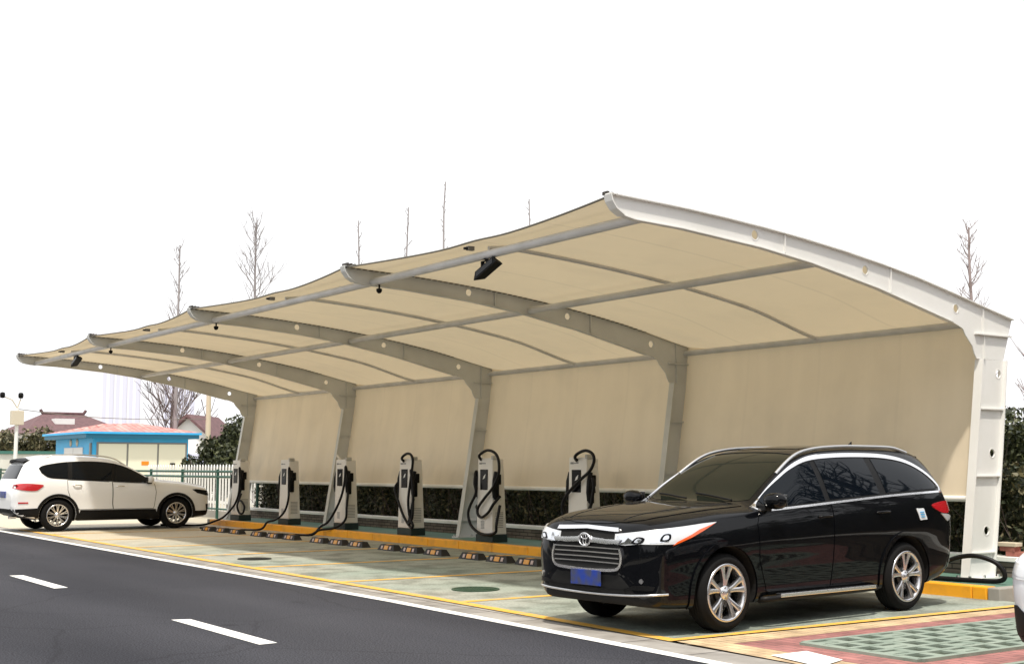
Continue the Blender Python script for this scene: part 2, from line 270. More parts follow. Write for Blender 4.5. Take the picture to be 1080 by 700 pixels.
class MB:
    def __init__(s): s.v = []; s.f = []; s.m = []; s.mats = []; s.smooth = []
    def mi(s, m):
        if m not in s.mats: s.mats.append(m)
        return s.mats.index(m)
    def add(s, verts, faces, m, smooth=False):
        b = len(s.v); i = s.mi(m); s.v += [tuple(v) for v in verts]
        for f in faces: s.f.append(tuple(b + k for k in f)); s.m.append(i); s.smooth.append(smooth)
    def box(s, x0, x1, y0, y1, z0, z1, m, M4=None, bev=0.0):
        if bev > 0:
            bm = bmesh.new(); bmesh.ops.create_cube(bm, size=1)
            for v in bm.verts: v.co = Vector(((x0 + x1) / 2 + v.co.x * (x1 - x0), (y0 + y1) / 2 + v.co.y * (y1 - y0), (z0 + z1) / 2 + v.co.z * (z1 - z0)))
            bmesh.ops.bevel(bm, geom=bm.edges[:], offset=bev, segments=2, affect='EDGES', profile=0.5)
            vs = [v.co.copy() for v in bm.verts]; fs = [tuple(v.index for v in f.verts) for f in bm.faces]
            bm.free()
        else:
            vs = [Vector(p) for p in [(x0, y0, z0), (x1, y0, z0), (x1, y1, z0), (x0, y1, z0), (x0, y0, z1), (x1, y0, z1), (x1, y1, z1), (x0, y1, z1)]]
            fs = [(0, 3, 2, 1), (4, 5, 6, 7), (0, 1, 5, 4), (1, 2, 6, 5), (2, 3, 7, 6), (3, 0, 4, 7)]
        if M4: vs = [M4 @ v for v in vs]
        s.add(vs, fs, m)
    def tube(s, pts, r, m, n=8, caps=True, r2=None):
        pts = [Vector(p) for p in pts]; N = len(pts); rings = []
        up = Vector((0, 0, 1))
        t0 = (pts[1] - pts[0]).normalized()
        if abs(t0.dot(up)) > 0.95: up = Vector((1, 0, 0))
        a = t0.cross(up).normalized()
        for i, p in enumerate(pts):
            t = (pts[min(i + 1, N - 1)] - pts[max(i - 1, 0)]).normalized()
            a = (a - t * a.dot(t)).normalized(); b = t.cross(a)
            rr = r if r2 is None else r + (r2 - r) * i / (N - 1)
            if isinstance(r, (list, tuple)): rr = r[i]
            rings.append([p + a * math.cos(2 * math.pi * k / n) * rr + b * math.sin(2 * math.pi * k / n) * rr for k in range(n)])
        vs = [v for rg in rings for v in rg]; fs = []
        for i in range(N - 1):
            for k in range(n):
                k2 = (k + 1) % n; fs.append((i * n + k, i * n + k2, (i + 1) * n + k2, (i + 1) * n + k))
        s.add(vs, fs, m, True)
        if caps: s.add(rings[0], [tuple(range(n))[::-1]], m); s.add(rings[-1], [tuple(range(n))], m)
    def lathe(s, prof, m, n=32, axis='y', c=(0, 0, 0), smooth=True, closed=False):
        vs = []; P = len(prof)
        for k in range(n):
            a = 2 * math.pi * k / n
            for (r, h) in prof:
                if axis == 'y': vs.append((c[0] + r * math.cos(a), c[1] + h, c[2] + r * math.sin(a)))
                else: vs.append((c[0] + r * math.cos(a), c[1] + r * math.sin(a), c[2] + h))
        fs = []
        for k in range(n):
            k2 = (k + 1) % n
            for i in range(P - 1 if not closed else P):
                j = (i + 1) % P; fs.append((k * P + i, k * P + j, k2 * P + j, k2 * P + i))
        s.add(vs, fs, m, smooth)
    def prism(s, poly, m, axis='x', a=0.0, b=1.0):
        n = len(poly)
        def P(p, h): return (h, p[0], p[1]) if axis == 'x' else ((p[0], h, p[1]) if axis == 'y' else (p[0], p[1], h))
        vs = [P(p, a) for p in poly] + [P(p, b) for p in poly]
        fs = [tuple(range(n))[::-1], tuple(range(n, 2 * n))] + [(i, (i + 1) % n, n + (i + 1) % n, n + i) for i in range(n)]
        s.add(vs, fs, m)
    def build(s, name, parent=None, loc=None, fixn=True):
        me = bpy.data.meshes.new(name); me.from_pydata(s.v, [], s.f)
        for m in s.mats: me.materials.append(m)
        me.polygons.foreach_set('material_index', s.m); me.polygons.foreach_set('use_smooth', s.smooth)
        if fixn:
            bm = bmesh.new(); bm.from_mesh(me); bmesh.ops.recalc_face_normals(bm, faces=bm.faces[:]); bm.to_mesh(me); bm.free()
        me.update()
        o = bpy.data.objects.new(name, me); col.objects.link(o)
        if loc is not None: o.location = loc
        if parent: o.parent = parent
        return o

def smoothpath(pts, k=6):
    pts = [Vector(p) for p in pts]; out = []
    P = [pts[0] * 2 - pts[1]] + pts + [pts[-1] * 2 - pts[-2]]
    for i in range(1, len(P) - 2):
        for j in range(k):
            t = j / k
            out.append(0.5 * ((2 * P[i]) + (P[i + 1] - P[i - 1]) * t + (2 * P[i - 1] - 5 * P[i] + 4 * P[i + 1] - P[i + 2]) * t * t + (3 * P[i] - P[i - 1] - 3 * P[i + 1] + P[i + 2]) * t ** 3))
    out.append(pts[-1]); return out
def interp(xs, ys, x):
    if x <= xs[0]: return ys[0]
    for i in range(len(xs) - 1):
        if x <= xs[i + 1]:
            t = (x - xs[i]) / (xs[i + 1] - xs[i]); return ys[i] * (1 - t) + ys[i + 1] * t
    return ys[-1]
def pchip(xs, ys):
    n = len(xs); h = [xs[i + 1] - xs[i] for i in range(n - 1)]; d = [(ys[i + 1] - ys[i]) / h[i] for i in range(n - 1)]
    m = [d[0]] + [0.0] * (n - 2) + [d[-1]]
    for i in range(1, n - 1):
        if d[i - 1] * d[i] > 0:
            w1 = 2 * h[i] + h[i - 1]; w2 = h[i] + 2 * h[i - 1]; m[i] = (w1 + w2) / (w1 / d[i - 1] + w2 / d[i])
    def f(x):
        if x <= xs[0]: return ys[0]
        if x >= xs[-1]: return ys[-1]
        i = 0
        while x > xs[i + 1]: i += 1
        t = (x - xs[i]) / h[i]
        return ys[i] * (2 * t**3 - 3 * t * t + 1) + h[i] * m[i] * (t**3 - 2 * t * t + t) + ys[i + 1] * (-2 * t**3 + 3 * t * t) + h[i] * m[i + 1] * (t**3 - t * t)
    return f

def sheet(name, poly, z, m, kind='structure', thick=None, **kw):
    mb = MB()
    if thick is None: mb.add([(x, y, z) for x, y in poly], [tuple(range(len(poly)))], m)
    else: mb.prism(poly, m, 'z', z - thick, z)
    o = mb.build(name)
    if o.data.polygons[0].normal.z < 0 and thick is None: o.data.flip_normals()
    tag(o, kind=kind, **kw) if kind else tag(o, **kw)
    return o
# ------------------------------------------------------------------ camera, sky, sun
cd = bpy.data.cameras.new('camera'); cam = bpy.data.objects.new('camera', cd); col.objects.link(cam)
cd.sensor_width = 36; cd.lens = 1360 / 1080 * 36; cd.clip_end = 3000; cd.clip_start = 0.05
yaw = 2.532901; pitch = 0.103671
fw = Vector((math.cos(yaw) * math.cos(pitch), math.sin(yaw) * math.cos(pitch), math.sin(pitch)))
cam.location = (0, 0, 1.38); cam.rotation_euler = fw.to_track_quat('-Z', 'Y').to_euler()
scene.camera = cam
SUN = Vector((0.34, -0.30, 1.0)).normalized()      # towards the sun
elev = math.asin(SUN.z); azi = math.atan2(SUN.x, SUN.y)
w = bpy.data.worlds.new('World'); scene.world = w; w.use_nodes = True
nt = w.node_tree; bg = nt.nodes['Background']
sky = nt.nodes.new('ShaderNodeTexSky'); sky.sky_type = 'NISHITA'; sky.sun_disc = False
sky.sun_elevation = elev; sky.sun_rotation = azi; sky.air_density = 2.0; sky.dust_density = 8.0; sky.ozone_density = 1.0
mixn = nt.nodes.new('ShaderNodeMix'); mixn.data_type = 'RGBA'; mixn.inputs['Factor'].default_value = 0.90
mixn.inputs['B'].default_value = (9.2, 9.25, 9.4, 1)      # thin bright overcast veil
nt.links.new(sky.outputs[0], mixn.inputs['A']); nt.links.new(mixn.outputs['Result'], bg.inputs['Color'])
bg.inputs['Strength'].default_value = 0.14
sd = bpy.data.lights.new('sun', 'SUN'); so = bpy.data.objects.new('sun', sd); col.objects.link(so)
sd.energy = 4.3; sd.angle = R(3.0); sd.color = (1.0, 0.93, 0.82); so.rotation_euler = SUN.to_track_quat('Z', 'Y').to_euler(); so.location = (0, 0, 30)
scene.view_settings.view_transform = 'Standard'; scene.view_settings.look = 'None'
scene.view_settings.exposure = 0.0; scene.view_settings.gamma = 1.0; scene.view_settings.use_curve_mapping = False
scene.cycles.max_bounces = 8; scene.cycles.diffuse_bounces = 4; scene.cycles.glossy_bounces = 4

# ------------------------------------------------------------------ ground
def edge(x):      # the kerb edge of the road runs very slightly off the line of the shelter
    return interp([-120, -28.7, -17.6, -11.8, -9.0, -6.8, 60], [7.9, 7.03, 6.86, 6.76, 6.65, 6.55, 4.9], x)
XS = [-120, -60, -40, -28.7, -23, -17.6, -14, -11.8, -9.0, -6.8, -3, 0, 15, 60]
def strip(name, lo, hi, z, m, xs=XS, **kw):
    mb = MB()
    vs = [(x, lo(x), z) for x in xs] + [(x, hi(x), z) for x in xs]; n = len(xs)
    mb.add(vs, [(i, i + 1, n + i + 1, n + i) for i in range(n - 1)], m)
    return tag(mb.build(name), kind='structure', **kw)
gm = MB(); gm.add([(-900, -900, -0.03), (900, -900, -0.03), (900, 900, -0.03), (-900, 900, -0.03)], [(0, 1, 2, 3)], M['yard'])
tag(gm.build('ground'), kind='structure')
strip('road', lambda x: 1.0, lambda x: edge(x), 0.0, M['asphalt'])
sheet('opposite_pavement', [(-120, -9), (60, -9), (60, 1.0), (-120, 1.0)], 0.10, M['concrete'], thick=0.12)
strip('concrete_gutter', lambda x: edge(x), lambda x: edge(x) + 0.36, 0.002, M['gutter'])
def paint(name, mb, **kw): return tag(mb.build(name), kind='structure', **kw)
strip('white_edge_line', lambda x: edge(x) - 0.13, lambda x: edge(x), 0.005, M['white_line'], xs=[x for x in XS if x <= -6.8] + [-5.9])
for x0 in (-17.25, -11.48, -23.0, -28.8, -34.5):
    y = 4.33
    mb = MB(); k = 1.98 if x0 > -15 else 2.1
    mb.add([(x0, y - .08, .005), (x0 + k, y - .10, .005), (x0 + k - .02, y + .06, .005), (x0 + .05, y + .08, .005)], [(0, 1, 2, 3)], M['white_line'])
    paint('lane_dash', mb)
# bays
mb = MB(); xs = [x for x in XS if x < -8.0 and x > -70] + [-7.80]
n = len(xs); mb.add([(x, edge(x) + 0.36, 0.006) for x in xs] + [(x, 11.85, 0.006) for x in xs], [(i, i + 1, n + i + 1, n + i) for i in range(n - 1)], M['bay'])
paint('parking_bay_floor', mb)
mb = MB(); xs = [-29.6] + [x for x in XS if -29 < x < -8.0] + [-7.80]
n = len(xs); mb.add([(x, edge(x) + 0.36, 0.010) for x in xs] + [(x, edge(x) + 0.49, 0.010) for x in xs], [(i, i + 1, n + i + 1, n + i) for i in range(n - 1)], M['yellow_line'])
for bx in (-16.64, -13.98, -11.25, -19.3, -21.9, -24.5, -27.1):
    y0 = edge(bx) + 0.492
    mb.add([(bx - .06, y0, .010), (bx + .06, y0, .010), (bx + .06, 11.75, .010), (bx - .06, 11.75, .010)], [(0, 1, 2, 3)], M['yellow_line'])
bx = -7.85
mb.add([(bx - .05, edge(bx) + .492, .010), (bx + .05, edge(bx) + .492, .010), (bx + .13, 13.2, .010), (bx + .03, 13.2, .010)], [(0, 1, 2, 3)], M['yellow_line'])
paint('yellow_bay_lines', mb)
# pavers to the right of the bays
def rect(x0, x1, y0, y1): return [(x0, y0), (x1, y0), (x1, y1), (x0, y1)]
sheet('sand_paver_path', [(-7.79, 7.02), (-3.0, 6.66), (8, 6.2), (8, 7.1), (-4.9, 7.25), (-7.45, 7.30), (-7.50, 13.1), (-7.68, 13.1)], 0.004, M['sand_pavers'])
sheet('red_paver_path', [(-7.45, 7.30), (-4.9, 7.25), (8, 7.1), (8, 13.1), (-7.50, 13.1)], 0.002, M['red_pavers'])
mb = MB(); mb.add([(-7.10, 7.72, .008), (-6.0, 7.72, .008), (-6.0, 13.0, .008), (-7.15, 13.0, .008)], [(0, 1, 2, 3)], M['grassbed'])
mb.add([(-5.5, 7.72, .008), (-4.4, 7.72, .008), (-4.4, 13.0, .008), (-5.5, 13.0, .008)], [(0, 1, 2, 3)], M['grassbed'])
paint('soil_of_grass_cells', mb)
# open-cell lattice: real raised concrete ribs around each planted cell
mb = MB()
for gx0, gx1 in ((-7.10, -6.0), (-5.5, -4.4)):
    nx = 5; ny = 20; cw = (gx1 - gx0) / nx; ch = (13.0 - 7.72) / ny
    for i in range(nx + 1):
        x = gx0 + cw * i; mb.box(x - .028, x + .028, 7.72, 13.0, .0, .026, M['lattice'])
    for j in range(ny + 1):
        y = 7.72 + ch * j; mb.box(gx0, gx1, y - .05, y + .05, .0, .023, M['lattice'])
        for i in range(nx):
            if (i + j) % 3 == 0: mb.box(gx0 + cw * i + .06, gx0 + cw * i + .15, y + .05, y + ch - .05, .0, .021, M['lattice'])
paint('grass_lattice_paving', mb)
mb = MB(); mb.add([(-6.80, 7.04, .012), (-6.22, 6.92, .012), (-6.35, 7.30, .012), (-6.80, 7.42, .012)], [(0, 1, 2, 3)], M['white_line'])
paint('white_pavement_mark', mb)

# island, kerb, planter
def kerb_seg(x0, x1, name, m, label=None):
    mb = MB(); g = 0.008
    x = x0
    while x < x1 - .05:
        xe = min(x + 1.0, x1); mb.box(x, xe - g, 11.80, 11.97, -0.02, 0.135, m, bev=0.012); x = xe
    return tag(mb.build(name), kind='structure')
kerb_seg(-29.5, -8.32, 'kerb', M['yellow_kerb'])
mb = MB()
mb.box(-8.315, -8.17, 11.80, 13.12, -0.02, 0.132, M['concrete'], bev=.012)
mb.box(-29.66, -29.51, 11.80, 13.12, -0.02, 0.132, M['concrete'], bev=.012)
tag(mb.build('island_end_kerb'), kind='structure')
sheet('island_floor', rect(-29.5, -8.32, 11.975, 13.12), 0.128, M['green_floor'], thick=0.13)
# ------------------------------------------------------------------ the charging shelter
X5, BAY = -9.03, 5.22
TOP = [(7.345, 3.85), (7.45, 3.845), (8.23, 3.815), (9.27, 3.745), (10.43, 3.625), (11.69, 3.435), (12.88, 3.19), (13.42, 3.08)]
BOT = [(7.36, 3.79), (7.41, 3.725), (7.50, 3.675), (7.64, 3.65), (8.22, 3.63), (9.27, 3.55), (10.0, 3.46), (11.03, 3.28), (12.30, 2.995),
       (12.42, 2.96), (12.50, 2.925), (12.54, 2.86), (12.60, 2.80), (12.66, 2.74), (12.69, 2.66), (12.73, 2.60), (12.81, 2.565)]
tf = pchip([p[0] for p in TOP], [p[1] for p in TOP])
canopy = tag(empty('charging_shelter', (-19.5, 12.6, 0.128)), 'long white steel shelter with tan fabric roof and back wall over the charging bays', 'canopy')
ox, oy, oz = canopy.location
from mathutils.geometry import tessellate_polygon
def circ(cy, cz, r, n=18): return [(cy + r * math.cos(-2 * math.pi * k / n), cz + r * math.sin(-2 * math.pi * k / n)) for k in range(n)]
HOLES = [(9.21, 3.665), (10.85, 3.455), (12.38, 3.15), (13.12, 2.44), (12.95, 1.53), (12.79, 0.66)]
def webplate(mb, outer, holes, x0, x1, m):
    loops = [outer] + [circ(y, z, 0.047) for y, z in holes]
    flat = [p for l in loops for p in l]
    tris = tessellate_polygon([[Vector((p[0], p[1], 0)) for p in l] for l in loops]); n = len(flat)
    vs = [(x0, p[0], p[1]) for p in flat] + [(x1, p[0], p[1]) for p in flat]
    fs = [tuple(t) for t in tris] + [tuple(n + k for k in t[::-1]) for t in tris]
    b = 0
    for l in loops:
        k = len(l)
        fs += [(b + i, b + (i + 1) % k, n + b + (i + 1) % k, n + b + i) for i in range(k)]; b += k
    mb.add(vs, fs, m)
def flange(mb, path, x, hw, th, m, side=1):
    # flat bar following a path in the Y-Z plane
    P = [Vector((0, p[0], p[1])) for p in path]; ring = []
    for i, p in enumerate(P):
        t = (P[min(i + 1, len(P) - 1)] - P[max(i - 1, 0)]).normalized(); nn = Vector((0, -t.z, t.y)) * side
        ring.append((p, p + nn * th))
    vs = []
    for a, b in ring: vs += [(x - hw, a.y, a.z), (x + hw, a.y, a.z), (x + hw, b.y, b.z), (x - hw, b.y, b.z)]
    fs = []
    for i in range(len(P) - 1):
        for k in range(4): fs.append((4 * i + k, 4 * i + (k + 1) % 4, 4 * i + 4 + (k + 1) % 4, 4 * i + 4 + k))
    fs += [(3, 2, 1, 0), tuple(4 * (len(P) - 1) + k for k in range(4))]
    mb.add(vs, fs, m)
for k in range(5):
    X = X5 - BAY * k + .03
    mb = MB(); S = M['steel_white'] if k == 0 else M['steel_shaded']; SF = M['steel_white'] if k == 0 else M['steel_flange_shaded']  # end frame plain white; inner frames take the shade-greyed copies
    toppts = [(y, tf(y)) for y in [7.345, 7.45, 7.7, 8.0, 8.3, 8.8, 9.3, 9.9, 10.5, 11.1, 11.7, 12.3, 12.88, 13.42]]
    raf = BOT[:-1] + [(12.79, 2.60), (13.23, 2.60), (13.42, 3.08)] + toppts[::-1][1:]
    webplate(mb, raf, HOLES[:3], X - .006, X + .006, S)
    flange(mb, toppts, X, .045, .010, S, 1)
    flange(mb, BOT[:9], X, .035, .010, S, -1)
    for y, z0, z1 in ((9.62, 3.52, 3.70), (11.25, 3.25, 3.50), (12.86, 2.60, 3.18)):
        mb.box(X - .030, X + .030, y - .006, y + .006, z0, z1, S)
    mb.box(X - .045, X + .045, 12.70, 13.36, 2.875, 2.890, S)
    # front nose plate on the rafter tip
    flange(mb, [(7.345, 3.85), (7.36, 3.79), (7.41, 3.725), (7.50, 3.675)], X, .055, .012, S, -1)
    fr = mb.build('rafter', canopy); fr.location = (-ox, -oy, -oz)
    # the leaning column under it
    cb = MB()
    F_ = [(12.385, .132), (12.62, 1.53), (12.795, 2.598)]; B_ = [(12.84, .132), (13.075, 1.53), (13.23, 2.598)]
    webplate(cb, F_ + B_[::-1], HOLES[3:], X - .006, X + .006, S)
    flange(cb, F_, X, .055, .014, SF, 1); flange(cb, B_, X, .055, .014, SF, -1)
    for z in (2.03, 1.27, 0.42):
        yf = interp([.132, 1.53, 2.6], [12.385, 12.62, 12.795], z); yb = interp([.132, 1.53, 2.6], [12.84, 13.075, 13.23], z)
        cb.box(X - .042, X + .042, yf, yb, z - .007, z + .007, S)
    co = cb.build('column', fr); 
    pb = MB(); pb.box(X - .10, X + .10, 12.32, 12.92, .129, .149, S)
    for bx_ in (-.078, .078):
        for by_ in (12.36, 12.62, 12.88): pb.lathe([(0, .0), (.018, .0), (.018, .03), (0, .03)], M['satin'], 6, 'z', (X + bx_, by_, .149), False)
    pb.build('base_plate', fr)
    # hole collars and fabric cleats
    for (y, z) in HOLES:
        hb = MB()
        for sgn in (-1, 1):
            vs = []
            n = 18
            for i in range(n):
                a = 2 * math.pi * i / n
                for r, h in ((.047, 0), (.047, .003), (.058, .003), (.058, 0)): vs.append((X + sgn * (.0062 + h), y + r * math.cos(a), z + r * math.sin(a)))
            fs = [(4 * i + j, 4 * i + (j + 1) % 4, 4 * ((i + 1) % n) + (j + 1) % 4, 4 * ((i + 1) % n) + j) for i in range(n) for j in range(4)]
            hb.add(vs, fs, S)
        hb.build('hole_collar', fr)
    lb = MB(); y = 7.46
    while y < 12.3:
        z = tf(y) - .013
        for sx in ((-1,) if k == 0 else (1, -1)):
            lb.box(X + sx * .052 - .018, X + sx * .052 + .018, y - .022, y + .022, z - .006, z - .001, M['cord'])
        y += .085
    for q in range(5): lb.box(X - .07 - (.05 if k == 0 else 0), X + (.07 if k else -.045), 7.37 + q * .05, 7.395 + q * .05, tf(7.4) + .0125, tf(7.4) + .045 - .004 * q, M['cord'])
    lb.build('fabric_lacing', fr)
# purlins
def part(name, mb, parent=canopy):
    o = mb.build(name, parent); o.location = (-ox, -oy, -oz); return o
xa, xb = X5 - 4 * BAY, X5
mb = MB(); mb.tube([(xa - .12, 7.77, 3.685), (xb - .0, 7.77, 3.685)], .048, M['pipe'], 14)
part('front_pipe', mb)
mb = MB(); mb.tube([(xa, 10.2, 3.49), (xb, 10.2, 3.49)], .046, M['pipe'], 14); part('middle_pipe', mb)
mb = MB(); mb.tube([(xa, 13.05, 3.045), (xb, 13.05, 3.045)], .042, M['pipe'], 14); part('back_pipe', mb)
mb = MB(); mb.tube([(xa, 12.80, 1.01), (xb, 12.80, 1.01)], .034, M['cap_white'], 12); part('bottom_pipe', mb)
def cat(t): return 7.385 + 0.23 * (1 - (2 * t - 1) ** 2) ** 1.0
def roofz(x, y, t):
    z = tf(y) - .004
    s = math.sin(math.pi * t)
    z -= .022 * s * s * (1 - .9 * math.exp(-((t - .5) / .08) ** 2)) * (1 if y < 12.9 else .2)
    dip = min(1, t * 9, (1 - t) * 9); q = max(0, min(1, (y - 11.7) / 1.3)); z -= .065 * dip * q * q * (3 - 2 * q)
    z -= 0.008 * s * math.exp(-((y - 7.4) / .35) ** 2)
    return z
for k in range(4):
    x0 = X5 - BAY * (k + 1); x1 = X5 - BAY * k
    mb = MB(); nx, ny = 44, 48; vs = []
    for i in range(nx + 1):
        t = i / nx; yf = cat(t)
        for j in range(ny + 1):
            y = yf + (13.11 - yf) * j / ny; vs.append((x0 + (x1 - x0) * t, y, roofz(0, y, t)))
    fs = [(i * (ny + 1) + j, (i + 1) * (ny + 1) + j, (i + 1) * (ny + 1) + j + 1, i * (ny + 1) + j + 1) for i in range(nx) for j in range(ny)]
    mb.add(vs, fs, M['roof_fabric'], True)
    rp = part('roof_fabric', mb)
    # edge rope in the hem
    eb = MB(); eb.tube([(x0 + (x1 - x0) * i / 30, cat(i / 30), roofz(0, cat(i / 30), i / 30)) for i in range(31)], .011, M['steel_dirty'], 6)
    o = eb.build('edge_rope', rp)
    # small hoop arch carrying the fabric at mid bay
    ab = MB(); xm = (x0 + x1) / 2
    ys = [7.80 + (13.02 - 7.80) * i / 24 for i in range(25)]
    ab.tube([(xm, y, roofz(0, y, .5) - .030 - (.03 if y < 8 else 0)) for y in ys], .024, M['pipe'], 8); part('arch_rib', ab)
    # hem clamp on the pipe
    cb = MB(); cb.box(xm - .18, xm - .13, 7.62, 7.70, 3.745, 3.79, M['steel_dirty']); cb.box(xm - .172, xm - .138, 7.58, 7.64, 3.75, 3.775, M['black_metal']); part('hem_clamp', cb)
    # back wall
    wb = MB(); nx, nz = 70, 26; vs = []
    for i in range(nx + 1):
        for j in range(nz + 1):
            q = j / nz; te_ = i / nx; z = 1.0 + (2.10 + .07 * (1 - min(1, te_ * 9, (1 - te_) * 9))) * q; y = interp([1.0, 1.53, 2.6, 3.05, 3.17], [12.80, 12.89, 13.06, 13.10, 13.10], z)
            t = i / nx; xx = x0 + (x1 - x0) * t
            wv = .010 * math.sin(xx * 7.3 + 2.0 * math.sin(xx * 1.7)) * (1 - q) ** .5 * math.sin(math.pi * min(1, t * 8, (1 - t) * 8) / 2)
            vs.append((xx, y + wv + .0, z))
    fs = [(i * (nz + 1) + j, (i + 1) * (nz + 1) + j, (i + 1) * (nz + 1) + j + 1, i * (nz + 1) + j + 1) for i in range(nx) for j in range(nz)]
    wb.add(vs, fs, M['wall_fabric'], True); wo = part('back_fabric', wb)

# lamps and cameras hanging from the front pipe
def floodlight(x, label, s=.86, tilt=0.0):
    r = tag(empty('floodlight', (x, 7.77, 3.636)), label, 'floodlight', 'floodlights under the front pipe')
    mb = MB(); mb.box(-.012, .012, -.05, .05, -.012, 0, M['black_metal'])
    for sx in (-.11 * s, .11 * s): mb.box(sx - .008, sx + .008, -.02, .02, -.12 * s, -.012, M['black_metal'])
    mb.box(-.118 * s, .118 * s, -.02, .02, -.022, -.0125, M['black_metal'])
    mb.build('bracket', r)
    hb = MB(); A = Matrix.Translation((0, .02, -.12 * s)) @ Matrix.Rotation(R(-20), 4, 'Y') @ Matrix.Rotation(R(-8), 4, 'X')
    P = [(-.27, -.035), (.27, -.035), (.22, .035), (-.22, .035)]
    vs = [A @ Vector((px * s, -.07 * s, pz * s * 1.5)) for px, pz in P] + [A @ Vector((px * .8 * s, .07 * s, pz * .7 * s)) for px, pz in P]
    hb.add(vs, [(3, 2, 1, 0), (4, 5, 6, 7), (0, 1, 5, 4), (1, 2, 6, 5), (2, 3, 7, 6), (3, 0, 4, 7)], M['black_metal'])
    for q in range(7):
        hb.box((-.15 + q * .05 - .004) * s, (-.15 + q * .05 + .004) * s, -.05 * s, .05 * s, .03 * s, .055 * s, M['black_metal'], A)
    hb.build('housing', r)
    gb = MB(); gb.box(-.20 * s, .20 * s, -.0755 * s, -.0705 * s, -.034 * s, .034 * s, M['screen'], A); gb.build('lens', r)
    return r
floodlight(-11.62, 'largest black floodlight, on the front pipe in the bay nearest the white end column')
floodlight(-26.85, 'black floodlight hanging from the front pipe in the far left bay of the shelter')
def camera_thing(x, label):
    r = tag(empty('security_camera', (x, 7.77, 3.636)), label, 'camera', 'small cameras under the front pipe')
    mb = MB(); mb.tube([(0, 0, 0), (0, 0, -.05)], .012, M['black_metal'], 8); mb.build('stem', r)
    mb = MB(); mb.lathe([(0, .0), (.034, -.002), (.038, -.02), (.032, -.042), (.015, -.06), (0, -.062)], M['black_metal'], 16, 'z', (0, 0, -.05)); mb.build('dome', r)
camera_thing(-14.05, 'small black dome camera beside the rafter tip, second from the right')
camera_thing(-19.35, 'small black dome camera beside the middle rafter tip')
camera_thing(-24.6, 'small black dome camera beside the rafter tip nearest the left floodlight')
# ------------------------------------------------------------------ cars
# local axes: x runs from nose (negative) to tail, y across (+y = far side of a car whose nose is at -x ... left/right), z up; front axle at x = 0
def frange(a, b, n): return [a + (b - a) * i / n for i in range(n + 1)]
def catmull(pts, k):
    out = []
    P = [pts[0]] + pts + [pts[-1]]
    for i in range(1, len(P) - 2):
        p0, p1, p2, p3 = P[i - 1], P[i], P[i + 1], P[i + 2]
        for j in range(k):
            t = j / k
            out.append(tuple(0.5 * (2 * p1[c] + (p2[c] - p0[c]) * t * .85 + (6 * p2[c] - 6 * p1[c] - .85 * (2 * (p2[c] - p0[c]) + (p3[c] - p1[c]))) * t * t
                                    + (4 * p1[c] - 4 * p2[c] + .85 * ((p2[c] - p0[c]) + (p3[c] - p1[c]))) * t ** 3) for c in (0, 1)))
    out.append(pts[-1]); return out

